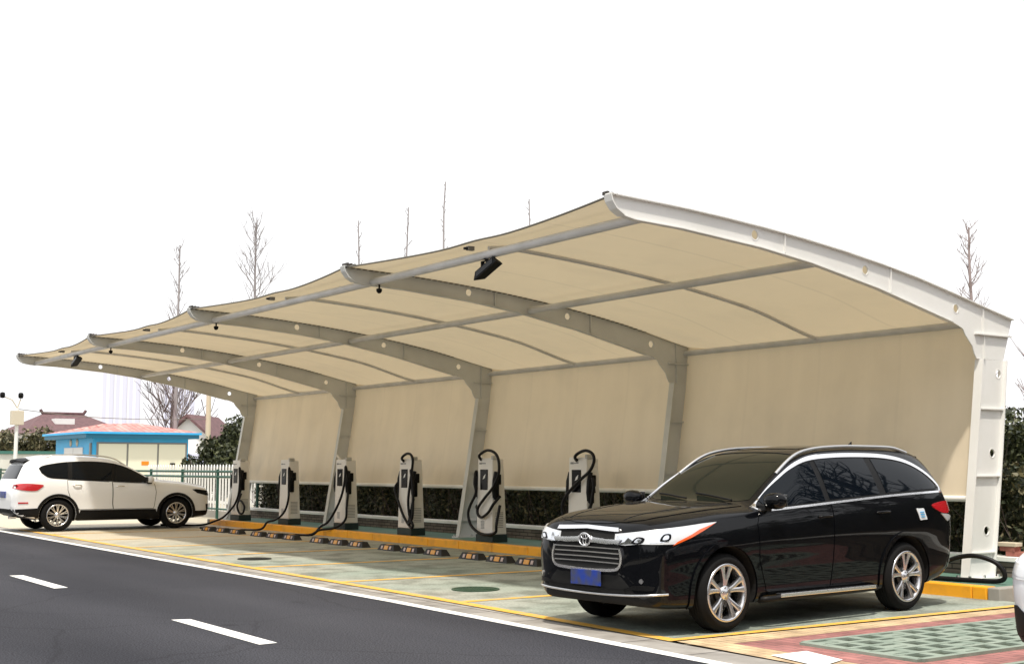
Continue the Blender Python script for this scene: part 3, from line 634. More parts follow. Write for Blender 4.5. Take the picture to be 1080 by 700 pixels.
class Body:
    def __init__(s, T, WB, well_r, name):
        T['x'] = [(v * .96 if v < 0 else v if v < 2.95 else 2.95 + (v - 2.95) * T.get('tail', 1)) for v in T['x']]; xs = T['x']; F = {k: pchip(xs, T[k]) for k in ('top', 'te', 'belt', 'w', 'wt', 'bot')}
        s.F = F; s.WB = WB
        st = []
        for i in range(len(xs) - 1):
            d = xs[i + 1] - xs[i]; n = max(2, int(round(d / 0.06)));
            st += [xs[i] + d * j / n for j in range(n)]
        st.append(xs[-1]); rings = []
        for x in st:
            top, te, be, W, wt, bo = (F[k](x) for k in ('top', 'te', 'belt', 'w', 'wt', 'bot')); h = be - bo
            wb = W * T.get('wbr', .955)
            c = [(0, bo), (.6 * W, bo), (.86 * W, bo + .005), (.945 * W, bo + .05), (.972 * W, bo + .2 * h), (.985 * W, bo + .45 * h), (1.0 * W, bo + .66 * h), (.993 * W, bo + .84 * h),
                 (wb, be), (wb + (wt - wb) * .5 + .018, be + (te - be) * .52), (wt, te), (wt * .84, te + .60 * (top - te)), (wt * .48, te + .90 * (top - te)), (0, top)]
            half = catmull(c, 4)
            ring = [(x, -y, z) for y, z in half] + [(x, y, z) for y, z in half[-2:0:-1]]
            rings.append(ring)
        n = len(rings[0]); vs = [v for r in rings for v in r]; fs = []
        for i in range(len(rings) - 1):
            for k in range(n): fs.append((i * n + k, i * n + (k + 1) % n, (i + 1) * n + (k + 1) % n, (i + 1) * n + k))
        fs.append(tuple(range(n))[::-1]); fs.append(tuple((len(rings) - 1) * n + k for k in range(n)))
        me = bpy.data.meshes.new(name + '_hull'); me.from_pydata(vs, [], fs)
        bm = bmesh.new(); bm.from_mesh(me); bmesh.ops.recalc_face_normals(bm, faces=bm.faces[:]); bm.to_mesh(me)
        bm.verts.ensure_lookup_table(); bm.normal_update(); vn0 = [v.normal.copy() for v in bm.verts]
        bmesh.ops.triangulate(bm, faces=bm.faces[:]); bm.verts.ensure_lookup_table()
        s.bvh = BVHTree.FromBMesh(bm); s.tri = [tuple(v.index for v in f.verts) for f in bm.faces]
        s.co = [v.co.copy() for v in bm.verts]; s.vn = vn0; bm.free()
        for p in me.polygons: p.use_smooth = True
        s.me = me; s.well_r = well_r
    def normal(s, p, fi):
        a, b, c = s.tri[fi]; A, B, C = s.co[a], s.co[b], s.co[c]
        v0 = B - A; v1 = C - A; v2 = p - A
        d00 = v0.dot(v0); d01 = v0.dot(v1); d11 = v1.dot(v1); d20 = v2.dot(v0); d21 = v2.dot(v1); den = d00 * d11 - d01 * d01
        if abs(den) < 1e-14: return s.vn[a].copy()
        v = (d11 * d20 - d01 * d21) / den; w_ = (d00 * d21 - d01 * d20) / den
        return (s.vn[a] * (1 - v - w_) + s.vn[b] * v + s.vn[c] * w_).normalized()
    def hit(s, p, d):
        d = Vector(d).normalized(); o = Vector(p) - d * 4
        r = s.bvh.ray_cast(o, d)
        if r[0] is None:
            r = s.bvh.find_nearest(Vector(p))
        return r[0], s.normal(r[0], r[2])
    def cut(s, paint, parent, well=True, hullname='body'):
        # wheel wells cut out of the hull
        o = bpy.data.objects.new(hullname, s.me); col.objects.link(o); s.me.materials.append(paint); s.me.materials.append(M['under'])
        cut = MB()
        for cx in (0, s.WB):
            for sy in (-1, 1):
                y0, y1 = (.60, 1.2) if sy > 0 else (-1.2, -.60)
                cut.lathe([(0, y0), (s.well_r, y0), (s.well_r, y1), (0, y1)], M['under'], 48, 'y', (cx, 0, s.axle_z), False)
        co = cut.build('well_cutter'); md = o.modifiers.new('b', 'BOOLEAN'); md.object = co; md.operation = 'DIFFERENCE'; md.solver = 'EXACT'
        dg = bpy.context.evaluated_depsgraph_get(); me2 = bpy.data.meshes.new_from_object(o.evaluated_get(dg))
        o.modifiers.clear(); o.data = me2; bpy.data.objects.remove(co)
        me2.materials.clear(); me2.materials.append(paint); me2.materials.append(M['under'])
        nl = [None] * len(me2.loops)
        for p in me2.polygons:
            c = p.center; inside = False
            for cx in (0, s.WB):
                if math.hypot(c.x - cx, c.z - s.axle_z) < s.well_r + .004 and abs(c.y) > .55:
                    loc, nn, fi, dist = s.bvh.find_nearest(c)
                    if dist > .004 or abs(p.normal.dot(nn)) < .8: inside = True
            p.material_index = 1 if (inside or c.z < s.F['bot'](c.x) + .015) else 0
            p.use_smooth = True
            for li in p.loop_indices:
                if inside: nl[li] = p.normal.copy(); continue
                v = me2.vertices[me2.loops[li].vertex_index].co; loc, nn, fi, dist = s.bvh.find_nearest(v); q = s.normal(loc, fi)
                nl[li] = q if abs(p.normal.x) < .995 else p.normal.copy()
        me2.normals_split_custom_set(nl); o.parent = parent; o.name = hullname
        return o

def clip(poly, a, b, c):     # keep a*u + b*v <= c
    out = []
    for i in range(len(poly)):
        p, q = poly[i], poly[(i + 1) % len(poly)]; fp = a * p[0] + b * p[1] - c; fq = a * q[0] + b * q[1] - c
        if fp <= 0: out.append(p)
        if fp * fq < 0: t = fp / (fp - fq); out.append((p[0] + (q[0] - p[0]) * t, p[1] + (q[1] - p[1]) * t))
    return out
def roundpoly(poly, k=4): # closed catmull
    n = len(poly); out = []
    for i in range(n):
        p0, p1, p2, p3 = (poly[(i + j - 1) % n] for j in range(4))
        for j in range(k):
            t = j / k
            out.append(tuple(0.5 * (2 * p1[c] + (p2[c] - p0[c]) * t + (2 * p0[c] - 5 * p1[c] + 4 * p2[c] - p3[c]) * t * t + (3 * p1[c] - p0[c] - 3 * p2[c] + p3[c]) * t ** 3) for c in (0, 1)))
    return out
def densify(poly, step):
    out = []
    for i in range(len(poly)):
        p, q = poly[i], poly[(i + 1) % len(poly)]; L_ = math.dist(p, q); n = max(1, int(math.ceil(L_ / step)))
        out += [(p[0] + (q[0] - p[0]) * j / n, p[1] + (q[1] - p[1]) * j / n) for j in range(n)]
    return out
def inside(poly, p):
    c = False; n = len(poly)
    for i in range(n):
        a, b = poly[i], poly[(i + 1) % n]
        if (a[1] > p[1]) != (b[1] > p[1]) and p[0] < (b[0] - a[0]) * (p[1] - a[1]) / (b[1] - a[1]) + a[0]: c = not c
    return c
def pdist(poly, p):
    best = 9
    for i in range(len(poly)):
        a, b = poly[i], poly[(i + 1) % len(poly)]; dx, dy = b[0] - a[0], b[1] - a[1]; L2 = dx * dx + dy * dy
        t = 0 if L2 == 0 else max(0, min(1, ((p[0] - a[0]) * dx + (p[1] - a[1]) * dy) / L2))
        best = min(best, math.hypot(p[0] - a[0] - dx * t, p[1] - a[1] - dy * t))
    return best
def panel(name, B, poly, view, m, off=.004, th=.012, step=.045, parent=None, soft=0.0):
    """a curved panel that follows the hull: its outline is given in one elevation (side: x,z  front: y,z  top: x,y  or an oblique one)"""
    poly = densify(poly, step)
    if view[0] == 'side': sy = view[1]; d = Vector((0, -sy, 0)); P3 = lambda u, v: Vector((u, 0, v))
    elif view[0] == 'front': d = Vector((1, 0, 0)); P3 = lambda u, v: Vector((0, u, v))
    elif view[0] == 'rear': d = Vector((-1, 0, 0)); P3 = lambda u, v: Vector((B.WB, u, v))
    elif view[0] == 'top': d = Vector((0, 0, -1)); P3 = lambda u, v: Vector((u, v, .8))
    elif view[0] == 'diag': # horizontal direction at angle; u measured across
        a = view[1]; c0 = Vector(view[2]); d = Vector((math.cos(a), math.sin(a), 0)); r = Vector((-math.sin(a), math.cos(a), 0)); P3 = lambda u, v: Vector((c0.x, c0.y, 0)) + r * u + Vector((0, 0, v))
    us = [p[0] for p in poly]; vs_ = [p[1] for p in poly]; pts = [Vector(p) for p in poly]; n = len(pts)
    u = min(us) + step / 2
    while u < max(us):
        v = min(vs_) + step / 2
        while v < max(vs_):
            if inside(poly, (u, v)) and pdist(poly, (u, v)) > step * .45: pts.append(Vector((u, v)))
            v += step
        u += step
    rv, re, rf, *_ = delaunay_2d_cdt(pts, [(i, (i + 1) % n) for i in range(n)], [], 1, 1e-6)
    top = []; bot = []; nrm = []
    for p in rv:
        if view[0] == 'side' and p.y > B.F['te'](p.x) - .004:
            q_ = Vector((p.x, view[1] * B.F['wt'](p.x), B.F['te'](p.x) + min(.02, p.y - B.F['te'](p.x)) * .3)); r_ = B.bvh.find_nearest(q_); q = r_[0]; nn = B.normal(q, r_[2])
        else: q, nn = B.hit(P3(p.x, p.y), d)
        top.append(q + nn * off); bot.append(q + nn * (off - th))
        if soft:
            acc = nn.copy()
            for k_ in range(8):
                for f_ in (.5, 1.0): acc += B.hit(P3(p.x + soft * f_ * math.cos(k_ * .785), p.y + soft * f_ * math.sin(k_ * .785)), d)[1]
            nn = acc.normalized()
        nrm.append(nn)
    faces = []
    cnt = {}
    for f in rf:
        f = tuple(f)
        nf = (top[f[1]] - top[f[0]]).cross(top[f[2]] - top[f[0]])
        if nf.dot(nrm[f[0]]) < 0: f = f[::-1]
        faces.append(f)
        for i in range(len(f)): cnt[(f[i], f[(i + 1) % len(f)])] = 1
    k = len(top); F_ = list(faces); side = []
    for (a, b) in cnt:
        if (b, a) not in cnt: side.append((b, a, k + a, k + b))
    me = bpy.data.meshes.new(name); me.from_pydata(top + bot, [], F_ + side); me.materials.append(m)
    nl = []
    for p in me.polygons:
        p.use_smooth = True
        for li in p.loop_indices:
            vi = me.loops[li].vertex_index
            nl.append(nrm[vi] if p.index < len(F_) else p.normal.copy())
    me.normals_split_custom_set(nl)
    o = bpy.data.objects.new(name, me); col.objects.link(o)
    if parent: o.parent = parent
    return o
def strip_on(name, B, path, view, r, m, parent=None, off=.0, n=8, k=5):
    """a round bead that follows the hull along a line given in one elevation"""
    pts = smoothpath([(p[0], p[1], 0) for p in path], k); out = []
    for p in pts:
        if view[0] == 'side': q, nn = B.hit(Vector((p.x, 0, p.y)), Vector((0, -view[1], 0)))
        elif view[0] == 'front': q, nn = B.hit(Vector((0, p.x, p.y)), Vector((1, 0, 0)))
        elif view[0] == 'top': q, nn = B.hit(Vector((p.x, p.y, .8)), Vector((0, 0, -1)))
        out.append(q + nn * off)
    mb = MB(); mb.tube(out, r, m, n); return mb.build(name, parent)
def offset_band(path, w_):     # polygon of constant width around an open path
    P = [Vector(p) for p in path]; a = []; b = []
    for i, p in enumerate(P):
        t = (P[min(i + 1, len(P) - 1)] - P[max(i - 1, 0)]).normalized(); nn = Vector((-t.y, t.x)); a.append(tuple(p + nn * w_ / 2)); b.append(tuple(p - nn * w_ / 2))
    return a + b[::-1]
def sm2(path, k=5): return [(p.x, p.y) for p in smoothpath([(a, b, 0) for a, b in path], k)]

def make_wheel(parent, x, sy, y_out, z, R_t, R_r, wid, kind):
    """hub with tyre and alloy rim; sy is the side the face looks to"""
    root = MB(); root.lathe([(0, -.09 * sy), (.10, -.09 * sy), (.105, -.05 * sy), (0, -.05 * sy)], M['brake'], 32, 'y'); hub = root.build('wheel', parent)
    tb = MB(); w2 = wid
    prof = [(R_r - .012, -.012), (R_r + .012, .0), (R_r + .045, .008), (R_t - .035, -.006), (R_t - .012, -.022), (R_t, -.045)]
    for q in range(4):
        g = -.045 - (w2 - .09) * (q + .5) / 4
        prof += [(R_t, g + .012), (R_t - .008, g + .006), (R_t - .008, g - .006), (R_t, g - .012)]
    prof += [(R_t, -w2 + .045), (R_t - .012, -w2 + .022), (R_r + .03, -w2), (R_r - .01, -w2 + .02), (R_r - .03, -w2 + .06), (R_r - .03, -.05)]
    tb.lathe([(r, h * sy + sy * 0) for r, h in prof], M['tyre'], 64, 'y', (0, 0, 0), True, True); tb.build('tyre', hub)
    rb = MB(); rp = [(R_r + .003, -.004), (R_r - .006, .006), (R_r - .022, .002), (R_r - .03, -.02), (R_r - .04, -.06), (R_r - .045, -.15), (R_r + .002, -.16)]
    rb.lathe([(r, h * sy) for r, h in rp], M['rim'], 64, 'y', (0, 0, 0), True, True)
    n = {'five': 5, 'multi': 10}[kind]
    for i in range(n):
        a0 = 2 * math.pi * i / n + .3
        if kind == 'five':
            for da, m_ in ((-.21, M['rim']), (.21, M['rim'])):
                sect = []
                for (r, hw, h, dd) in ((.055, .020, -.028, 0.15), (.12, .019, -.016, .62), (R_r * .7, .021, -.008, .92), (R_r - .02, .030, .000, 1.06)):
                    a = a0 + da * dd; c = Vector((math.cos(a), 0, math.sin(a))); t = Vector((-math.sin(a), 0, math.cos(a)))
                    sect.append((c * r, t * hw, h))
                vs = []
                for c, t, h in sect:
                    for u, dh in ((-1, -.005), (-.45, 0), (.45, 0), (1, -.005), (1, -.04), (-1, -.04)):
                        p = c + t * u; vs.append((p.x, (h + dh) * sy, p.z))
                fs = [(6 * j + q, 6 * j + (q + 1) % 6, 6 * j + 6 + (q + 1) % 6, 6 * j + 6 + q) for j in range(3) for q in range(6)]
                rb.add(vs, fs, m_)
        else:
            for da in (-.10, .10):
                sect = []
                for (r, hw, h, dd) in ((.05, .011, -.03, .3), (R_r * .6, .009, -.012, .8), (R_r - .02, .012, -.003, 1.15)):
                    a = a0 + da * dd; c = Vector((math.cos(a), 0, math.sin(a))); t = Vector((-math.sin(a), 0, math.cos(a))); sect.append((c * r, t * hw, h))
                vs = []
                for c, t, h in sect:
                    for u, dh in ((-1, 0), (1, 0), (1, -.03), (-1, -.03)):
                        p = c + t * u; vs.append((p.x, (h + dh) * sy, p.z))
                rb.add(vs, [(4 * j + q, 4 * j + (q + 1) % 4, 4 * j + 4 + (q + 1) % 4, 4 * j + 4 + q) for j in range(2) for q in range(4)], M['rim'])
    rb.lathe([(0, -.004 * sy), (.026, -.006 * sy), (.032, -.014 * sy), (.062, -.02 * sy), (.066, -.04 * sy), (0, -.04 * sy)], M['rim'], 32, 'y')
    for i in range(5):
        a = 2 * math.pi * i / 5 + .6; rb.lathe([(0, -.012 * sy), (.009, -.012 * sy), (.009, -.03 * sy), (0, -.03 * sy)], M['rim_dark'], 6, 'y', (.046 * math.cos(a), 0, .046 * math.sin(a)))
    rb.build('rim', hub)
    # back plate so one does not see through
    bb = MB(); bb.lathe([(0, -.10 * sy), (R_r * .62, -.10 * sy), (R_r * .62, -.115 * sy), (0, -.115 * sy)], M['brake'], 40, 'y'); bb.build('brake_disc', hub)
    hub.location = (x, sy * y_out, z)
    return hub

def mirror_part(B, root, x, z, y, sy, paint, s=1.0):
    q, nn = B.hit(Vector((x, 0, z)), Vector((0, -sy, 0)))
    mb = MB(); prof = []
    n = 20; vs = []
    for i, (dy, sc) in enumerate([(0.0, .35), (.03, .72), (.08, .95), (.14, 1.0), (.19, .92), (.225, .70), (.24, .25)]):
        for k in range(n):
            a = 2 * math.pi * k / n; ca, sa = math.cos(a), math.sin(a)
            ex = .085 * sc * (abs(ca) ** .8) * (1 if ca > 0 else -1); ez = .078 * sc * (abs(sa) ** .8) * (1 if sa > 0 else -1)
            vs.append(((x + .03 + ex * s - dy * -.05), q.y + sy * (.035 + dy) * s, z + .065 + ez * s))
    fs = [(i * n + k, i * n + (k + 1) % n, (i + 1) * n + (k + 1) % n, (i + 1) * n + k) for i in range(6) for k in range(n)] + [tuple(range(n)), tuple(6 * n + k for k in range(n))]
    mb.add(vs, fs, paint, True); o = mb.build('wing_mirror', root)
    st = MB(); st.box(x - .03, x + .07, min(q.y - sy * .03, q.y + sy * .09), max(q.y - sy * .03, q.y + sy * .09), z - .03, z + .03, M['plastic'], bev=.01); st.build('mirror_stem', o)
    gl = MB(); gl.box(x + .118, x + .124, min(q.y + sy * .06, q.y + sy * .24), max(q.y + sy * .06, q.y + sy * .24), z + .01, z + .125, M['chrome'], bev=.001)
    gl.build('mirror_glass', o)
    return o
def handle_part(B, parent, x, z, sy, m, L_=.2):
    q, nn = B.hit(Vector((x, 0, z)), Vector((0, -sy, 0)))
    mb = MB(); pts = [(x - L_ / 2, q.y + sy * .002, z), (x - L_ / 2 + .03, q.y + sy * .034, z + .003), (x, q.y + sy * .040, z + .006), (x + L_ / 2 - .03, q.y + sy * .034, z + .003), (x + L_ / 2, q.y + sy * .002, z)]
    mb.tube(smoothpath(pts, 5), .013, m, 8); o = mb.build('door_handle', parent); return o
def arc(cx, cz, r, a0, a1, n=28): return [(cx + r * math.cos(R(a0 + (a1 - a0) * i / n)), cz + r * math.sin(R(a0 + (a1 - a0) * i / n))) for i in range(n + 1)]

# ---------------- black SUV
def make_black_suv(loc, rz, label, s):
    root = tag(empty('suv', (0, 0, 0)), label, 'car', 'parked cars')
    T = dict(
        x=[-.965, -.955, -.93, -.88, -.80, -.70, -.52, -.28, 0, .28, .48, .62, .80, 1.0, 1.25, 1.5, 1.8, 2.3, 2.8, 3.2, 3.42, 3.58, 3.70, 3.80, 3.87, 3.895],
        top=[.76, .86, .945, .99, 1.02, 1.045, 1.07, 1.095, 1.12, 1.14, 1.15, 1.22, 1.34, 1.455, 1.575, 1.65, 1.69, 1.71, 1.705, 1.69, 1.67, 1.63, 1.51, 1.30, 1.08, .84],
        te=[.70, .79, .88, .93, .965, .99, 1.02, 1.045, 1.07, 1.085, 1.105, 1.18, 1.295, 1.405, 1.52, 1.585, 1.615, 1.63, 1.63, 1.615, 1.595, 1.55, 1.43, 1.23, 1.02, .80],
        belt=[.62, .69, .77, .84, .885, .915, .945, .975, 1.0, 1.025, 1.05, 1.06, 1.07, 1.08, 1.10, 1.12, 1.14, 1.17, 1.20, 1.22, 1.215, 1.20, 1.15, 1.05, .93, .76],
        w=[.50, .60, .72, .82, .885, .92, .947, .96, .965, .965, .962, .962, .962, .962, .962, .962, .962, .962, .962, .962, .957, .945, .925, .89, .83, .70],
        wt=[.42, .50, .60, .69, .745, .775, .80, .82, .83, .83, .815, .795, .77, .745, .72, .70, .69, .68, .67, .655, .645, .64, .68, .70, .68, .58],
        bot=[.52, .46, .36, .29, .25, .235, .225, .22, .22, .22, .22, .22, .22, .22, .22, .22, .22, .22, .23, .25, .27, .30, .34, .38, .44, .52])
    T['tail'] = .89
    B = Body(T, 2.79, .415, 'black'); B.axle_z = .352
    P = M['black_paint']
    B.cut(P, root)
    # hood, roof panel seams
    hood = roundpoly([(-.86, 0), (-.84, -.30), (-.78, -.52), (-.66, -.665), (-.30, -.735), (.10, -.765), (.40, -.77), (.455, -.62), (.42, 0)][:8] + [(.42, 0)], 3)
    hp = [(-.875, 0), (-.865, -.25), (-.825, -.47), (-.74, -.62), (-.55, -.695), (-.2, -.735), (.15, -.755), (.42, -.755), (.455, -.60), (.43, -.3), (.42, 0)]
    hood = hp + [(a, -b) for a, b in hp[-2:0:-1]]
    ho = panel('hood', B, hood, ('top',), P, .006, .014, .05, root)
    for sy in (-1, 1): strip_on('hood_crease', B, [(-.80, sy * .40), (-.4, sy * .47), (0, sy * .54), (.38, sy * .60)], ('top',), .007, P, ho, .004)
    # windscreen
    wp = [(.455, 0), (.47, -.30), (.53, -.60), (.575, -.715), (.80, -.695), (1.10, -.655), (1.36, -.60), (1.415, -.40), (1.43, 0)]
    ws = panel('windscreen', B, wp + [(a, -b) for a, b in wp[-2:0:-1]], ('top',), M['windscreen'], .003, .008, .05, root, .10)
    strip_on('windscreen_top_band', B, [(1.385, -.55), (1.40, -.3), (1.405, 0), (1.40, .3), (1.385, .55)], ('top',), .006, M['plastic'], ws, .004)
    for y0, y1 in ((-.55, .05), (.10, .60)): strip_on('wiper', B, [(.50, y0), (.56, (y0 + y1) / 2), (.60, y1)], ('top',), .009, M['plastic'], ws, .02, k=3)
    panel('sunroof', B, [(1.62, -.42), (2.30, -.42), (2.30, .42), (1.62, .42)], ('top',), M['glass'], .004, .006, .08, root)
    DLO = sm2([(.50, 1.105), (.70, 1.235), (.90, 1.345), (1.15, 1.46), (1.42, 1.535), (1.8, 1.568), (2.3, 1.578), (2.75, 1.565), (3.08, 1.515), (3.32, 1.41), (3.47, 1.275)], 4) + [(3.44, 1.228), (3.0, 1.212), (2.45, 1.188), (1.6, 1.140), (1.0, 1.105), (.62, 1.088)]
    for sy in (-1, 1):
        v = ('side', sy)
        # glasshouse surround and glass
        sur = panel('window_surround', B, DLO, v, M['plastic'], .003, .010, .05, root)
        # doors with seams
        fd = [(.50, 1.055), (.44, .95), (.46, .62), (.56, .34), (.62, .27), (1.50, .27), (1.555, .60), (1.57, 1.12)] + [(1.3, 1.105), (1.0, 1.085)]
        rd = [(1.585, 1.12), (1.57, .60), (1.515, .27), (2.16, .27), (2.27, .44), (2.36, .60), (2.48, .74), (2.535, .95), (2.54, 1.175), (2.0, 1.148)]
        for poly, nm, a_, b_ in ((fd, 'front_door', .60, 1.515), (rd, 'rear_door', 1.575, 2.42)):
            d_ = panel('door', B, poly, v, P, .006, .012, .05, root)
            W_ = clip(clip(DLO, -1, -.10, -(a_ + .11)), 1, .10, b_ + .11)
            W_ = [(p[0], p[1]) for p in W_]
            cx_ = sum(p[0] for p in W_) / len(W_); cz_ = sum(p[1] for p in W_) / len(W_)
            gl = panel('door_window', B, [(cx_ + (p[0] - cx_) * .975, cz_ + (p[1] - cz_) * .93) for p in W_], v, M['glass'], .007, .010, .05, d_)
            handle_part(B, d_, b_ - .07 if a_ < 1 else b_ - .02, 1.0 + (.02 if a_ > 1 else 0), sy, P, .2)
        W_ = clip(DLO, -1, -.10, -(2.50 + .11)); cx_ = sum(p[0] for p in W_) / len(W_); cz_ = sum(p[1] for p in W_) / len(W_)
        panel('quarter_window', B, [(cx_ + (p[0] - cx_) * .955, cz_ + (p[1] - cz_) * .90) for p in W_], v, M['glass'], .007, .010, .05, root)
        # chrome surround: thick above, thin below
        up = sm2([(.475, 1.10), (.60, 1.185), (.75, 1.28), (.92, 1.37), (1.15, 1.477), (1.42, 1.554), (1.8, 1.588), (2.3, 1.598), (2.75, 1.585), (3.10, 1.533), (3.35, 1.425), (3.515, 1.28), (3.49, 1.215)], 4)
        panel('window_chrome', B, offset_band(up, .040), v, M['chrome'], .013, .012, .03, root)
        lo = sm2([(.475, 1.10), (.56, 1.073), (1.0, 1.093), (1.6, 1.128), (2.45, 1.176), (3.0, 1.200), (3.48, 1.215)], 5)
        panel('belt_chrome', B, offset_band(lo, .020), v, M['chrome'], .012, .012, .03, root)
        # roof rail
        mb = MB(); pts = []
        for x in frange(.98, 3.30, 20):
            y = -sy * 0 + sy * (B.F['wt'](x) - .045); z = B.F['te'](x) + (B.F['top'](x) - B.F['te'](x)) * .35
            t = (x - .98) / 2.32; lift = .034 * min(1, t * 7, (1 - t) * 9)
            pts.append((x, y, z + .003 + lift))
        mb.tube(smoothpath(pts, 2), .019, M['satin'], 10); mb.build('roof_rail', root)
        # wheel-arch lips and sill
        for cx in (0, 2.79):
            a0, a1 = (-14, 194) if cx == 0 else (-12, 192)
            band = arc(cx, .352, .420, a0, a1) + arc(cx, .352, .468, a1, a0)
            panel('wheel_arch', B, [p for p in band], v, P, .016, .020, .04, root)
        mb = MB(); mb.tube(smoothpath([(.50, sy * .88, .25), (.62, sy * .985, .262), (1.4, sy * 1.0, .268), (2.15, sy * .985, .272), (2.27, sy * .88, .27)], 4), .030, M['plastic'], 10)
        ss = mb.build('side_step', root)
        mb = MB(); mb.box(.66, 2.14, min(sy * .965, sy * 1.04), max(sy * .965, sy * 1.04), .272, .308, M['chrome'], bev=.005); mb.build('step_plate', ss)
        mirror_part(B, root, .56, 1.10, .9, sy, P)
        # tail lamp wraps round the rear corner
        tl = panel('tail_lamp', B, roundpoly([(3.27, 1.075), (3.45, 1.11), (3.66, 1.11), (3.74, 1.05), (3.58, .985), (3.40, 1.01)], 3), v, M['red_lens'], .012, .02, .03, root)
        panel('lamp_lower', B, [(3.44, .985), (3.60, .975), (3.70, .95), (3.58, .90)], v, M['lens'], .011, .02, .03, tl)
        # headlamp
        A = R(42) * -1
        hl = [(-.955, sy * .455, .885), (-.86, sy * .60, .905), (-.70, sy * .76, .93), (-.50, sy * .9, .955), (-.30, sy * .93, .975), (-.13, sy * .95, .985),
              (-.28, sy * .95, .925), (-.45, sy * .93, .865), (-.63, sy * .9, .805), (-.74, sy * .82, .805), (-.86, sy * .68, .805), (-.93, sy * .56, .79), (-.97, sy * .46, .795)]
        am = [(-.15, sy * .95, .976), (-.30, sy * .95, .915), (-.45, sy * .93, .855), (-.655, sy * .9, .792), (-.60, sy * .9, .825), (-.44, sy * .93, .885), (-.36, sy * .95, .925)]
        an = -sy * R(48)
        d = Vector((math.cos(an), math.sin(an), 0)); r_ = Vector((-math.sin(an), math.cos(an), 0))
        to2 = lambda q: (Vector((q[0], q[1], 0)).dot(r_), q[2])
        h_ = panel('headlamp', B, [to2(q) for q in hl], ('diag', an, (0, 0, 0)), M['lens'], .010, .02, .03, root)
        panel('turn_signal', B, [to2(q) for q in am], ('diag', an, (0, 0, 0)), M['amber'], .014, .008, .03, h_)
        for q0, q1, mm in ((.02, .30, 'lamp_core'), (.56, .86, 'lamp_core')):
            top_ = [(-.955, .455, .865), (-.86, .60, .885), (-.70, .76, .912), (-.50, .9, .938)]; bot_ = [(-.965, .47, .79), (-.88, .66, .81), (-.76, .80, .815), (-.60, .9, .835)]
            L3 = lambda P_, t: tuple(P_[min(2, int(t * 3))][c] * (1 - (t * 3 - min(2, int(t * 3)))) + P_[min(2, int(t * 3)) + 1][c] * (t * 3 - min(2, int(t * 3))) for c in range(3))
            pp = [L3(top_, q0 + (q1 - q0) * j / 4) for j in range(5)] + [L3(bot_, q1 - (q1 - q0) * j / 4) for j in range(5)]
            panel('reflector', B, [to2((p_[0], sy * p_[1], p_[2])) for p_ in pp], ('diag', an, (0, 0, 0)), M[mm], .0125, .008, .02, h_)
        dk = [(-.885, sy * .60, .81), (-.86, sy * .65, .862), (-.82, sy * .71, .855), (-.84, sy * .68, .81)]
        panel('reflector_bowl', B, (pp_ := roundpoly([to2(q) for q in dk], 3)), ('diag', an, (0, 0, 0)), M['screen'], .0145, .008, .015, h_)
        c_ = (sum(q[0] for q in pp_) / len(pp_), sum(q[1] for q in pp_) / len(pp_))
        panel('lamp_projector', B, [(c_[0] + (q[0] - c_[0]) * .55, c_[1] + (q[1] - c_[1]) * .6) for q in pp_], ('diag', an, (0, 0, 0)), M['lamp_core'], .0165, .006, .012, h_)
        dk = [(-.73, sy * .81, .83), (-.71, sy * .835, .885), (-.65, sy * .865, .89), (-.66, sy * .865, .84)]
        panel('reflector_bowl', B, (pp_ := roundpoly([to2(q) for q in dk], 3)), ('diag', an, (0, 0, 0)), M['screen'], .0145, .008, .015, h_)
        c_ = (sum(q[0] for q in pp_) / len(pp_), sum(q[1] for q in pp_) / len(pp_))
        panel('lamp_projector', B, [(c_[0] + (q[0] - c_[0]) * .55, c_[1] + (q[1] - c_[1]) * .6) for q in pp_], ('diag', an, (0, 0, 0)), M['lamp_core'], .0165, .006, .012, h_)
        # fog lamp
        fc = [(-.88, sy * .72, .462), (-.88, sy * .69, .485), (-.88, sy * .72, .508), (-.88, sy * .75, .485)]
        fp = panel('fog_lamp_bezel', B, [to2(q) for q in [(-.9, sy * .50, .405), (-.9, sy * .62, .44), (-.88, sy * .74, .45), (-.84, sy * .86, .44), (-.85, sy * .84, .405)]], ('diag', an, (0, 0, 0)), M['plastic'], .006, .012, .03, root)
        panel('fog_lamp', B, roundpoly([to2(q) for q in fc], 3), ('diag', an, (0, 0, 0)), M['satin'], .010, .012, .02, fp)
    # grille
    V = ('front',)
    gp = [(.44, .925), (.475, .86), (.465, .80), (.475, .74), (.500, .66), (.47, .60), (.40, .575)]
    G = gp + [(-a, b) for a, b in gp[::-1]]
    g = panel('grille', B, G, V, M['under'], .006, .012, .05, root)
    panel('grille_top_bar', B, [(.455, .902), (.44, .932), (0, .946), (-.44, .932), (-.455, .902), (-.40, .902), (0, .919), (.40, .902)], V, M['chrome'], .022, .02, .04, g)
    frm = sm2([(.48, .76), (.505, .68), (.49, .61), (.42, .572), (.2, .560), (0, .557), (-.2, .560), (-.42, .572), (-.49, .61), (-.505, .68), (-.48, .76)], 4)
    panel('grille_frame', B, offset_band(frm, .026), V, M['chrome'], .020, .02, .04, g)
    panel('grille_wing', B, [(.50, .835), (.30, .835), (.12, .845), (.06, .865), (-.06, .865), (-.12, .845), (-.30, .835), (-.50, .835), (-.47, .80), (-.30, .792), (-.12, .80), (.12, .80), (.30, .792), (.47, .80)], V, M['chrome'], .026, .016, .04, g)
    for z in (.750, .708, .666, .624): panel('grille_bar', B, [(.475, z - .0), (.475, z + .009), (0, z + .013), (-.475, z + .009), (-.475, z), (0, z + .004)], V, M['satin'], .016, .012, .05, g)
    # emblem: oval ring holding two crossed smaller ovals
    q, nn = B.hit(Vector((0, 0, .825)), Vector((1, 0, 0)))
    mb = MB(); X_ = q.x - .034
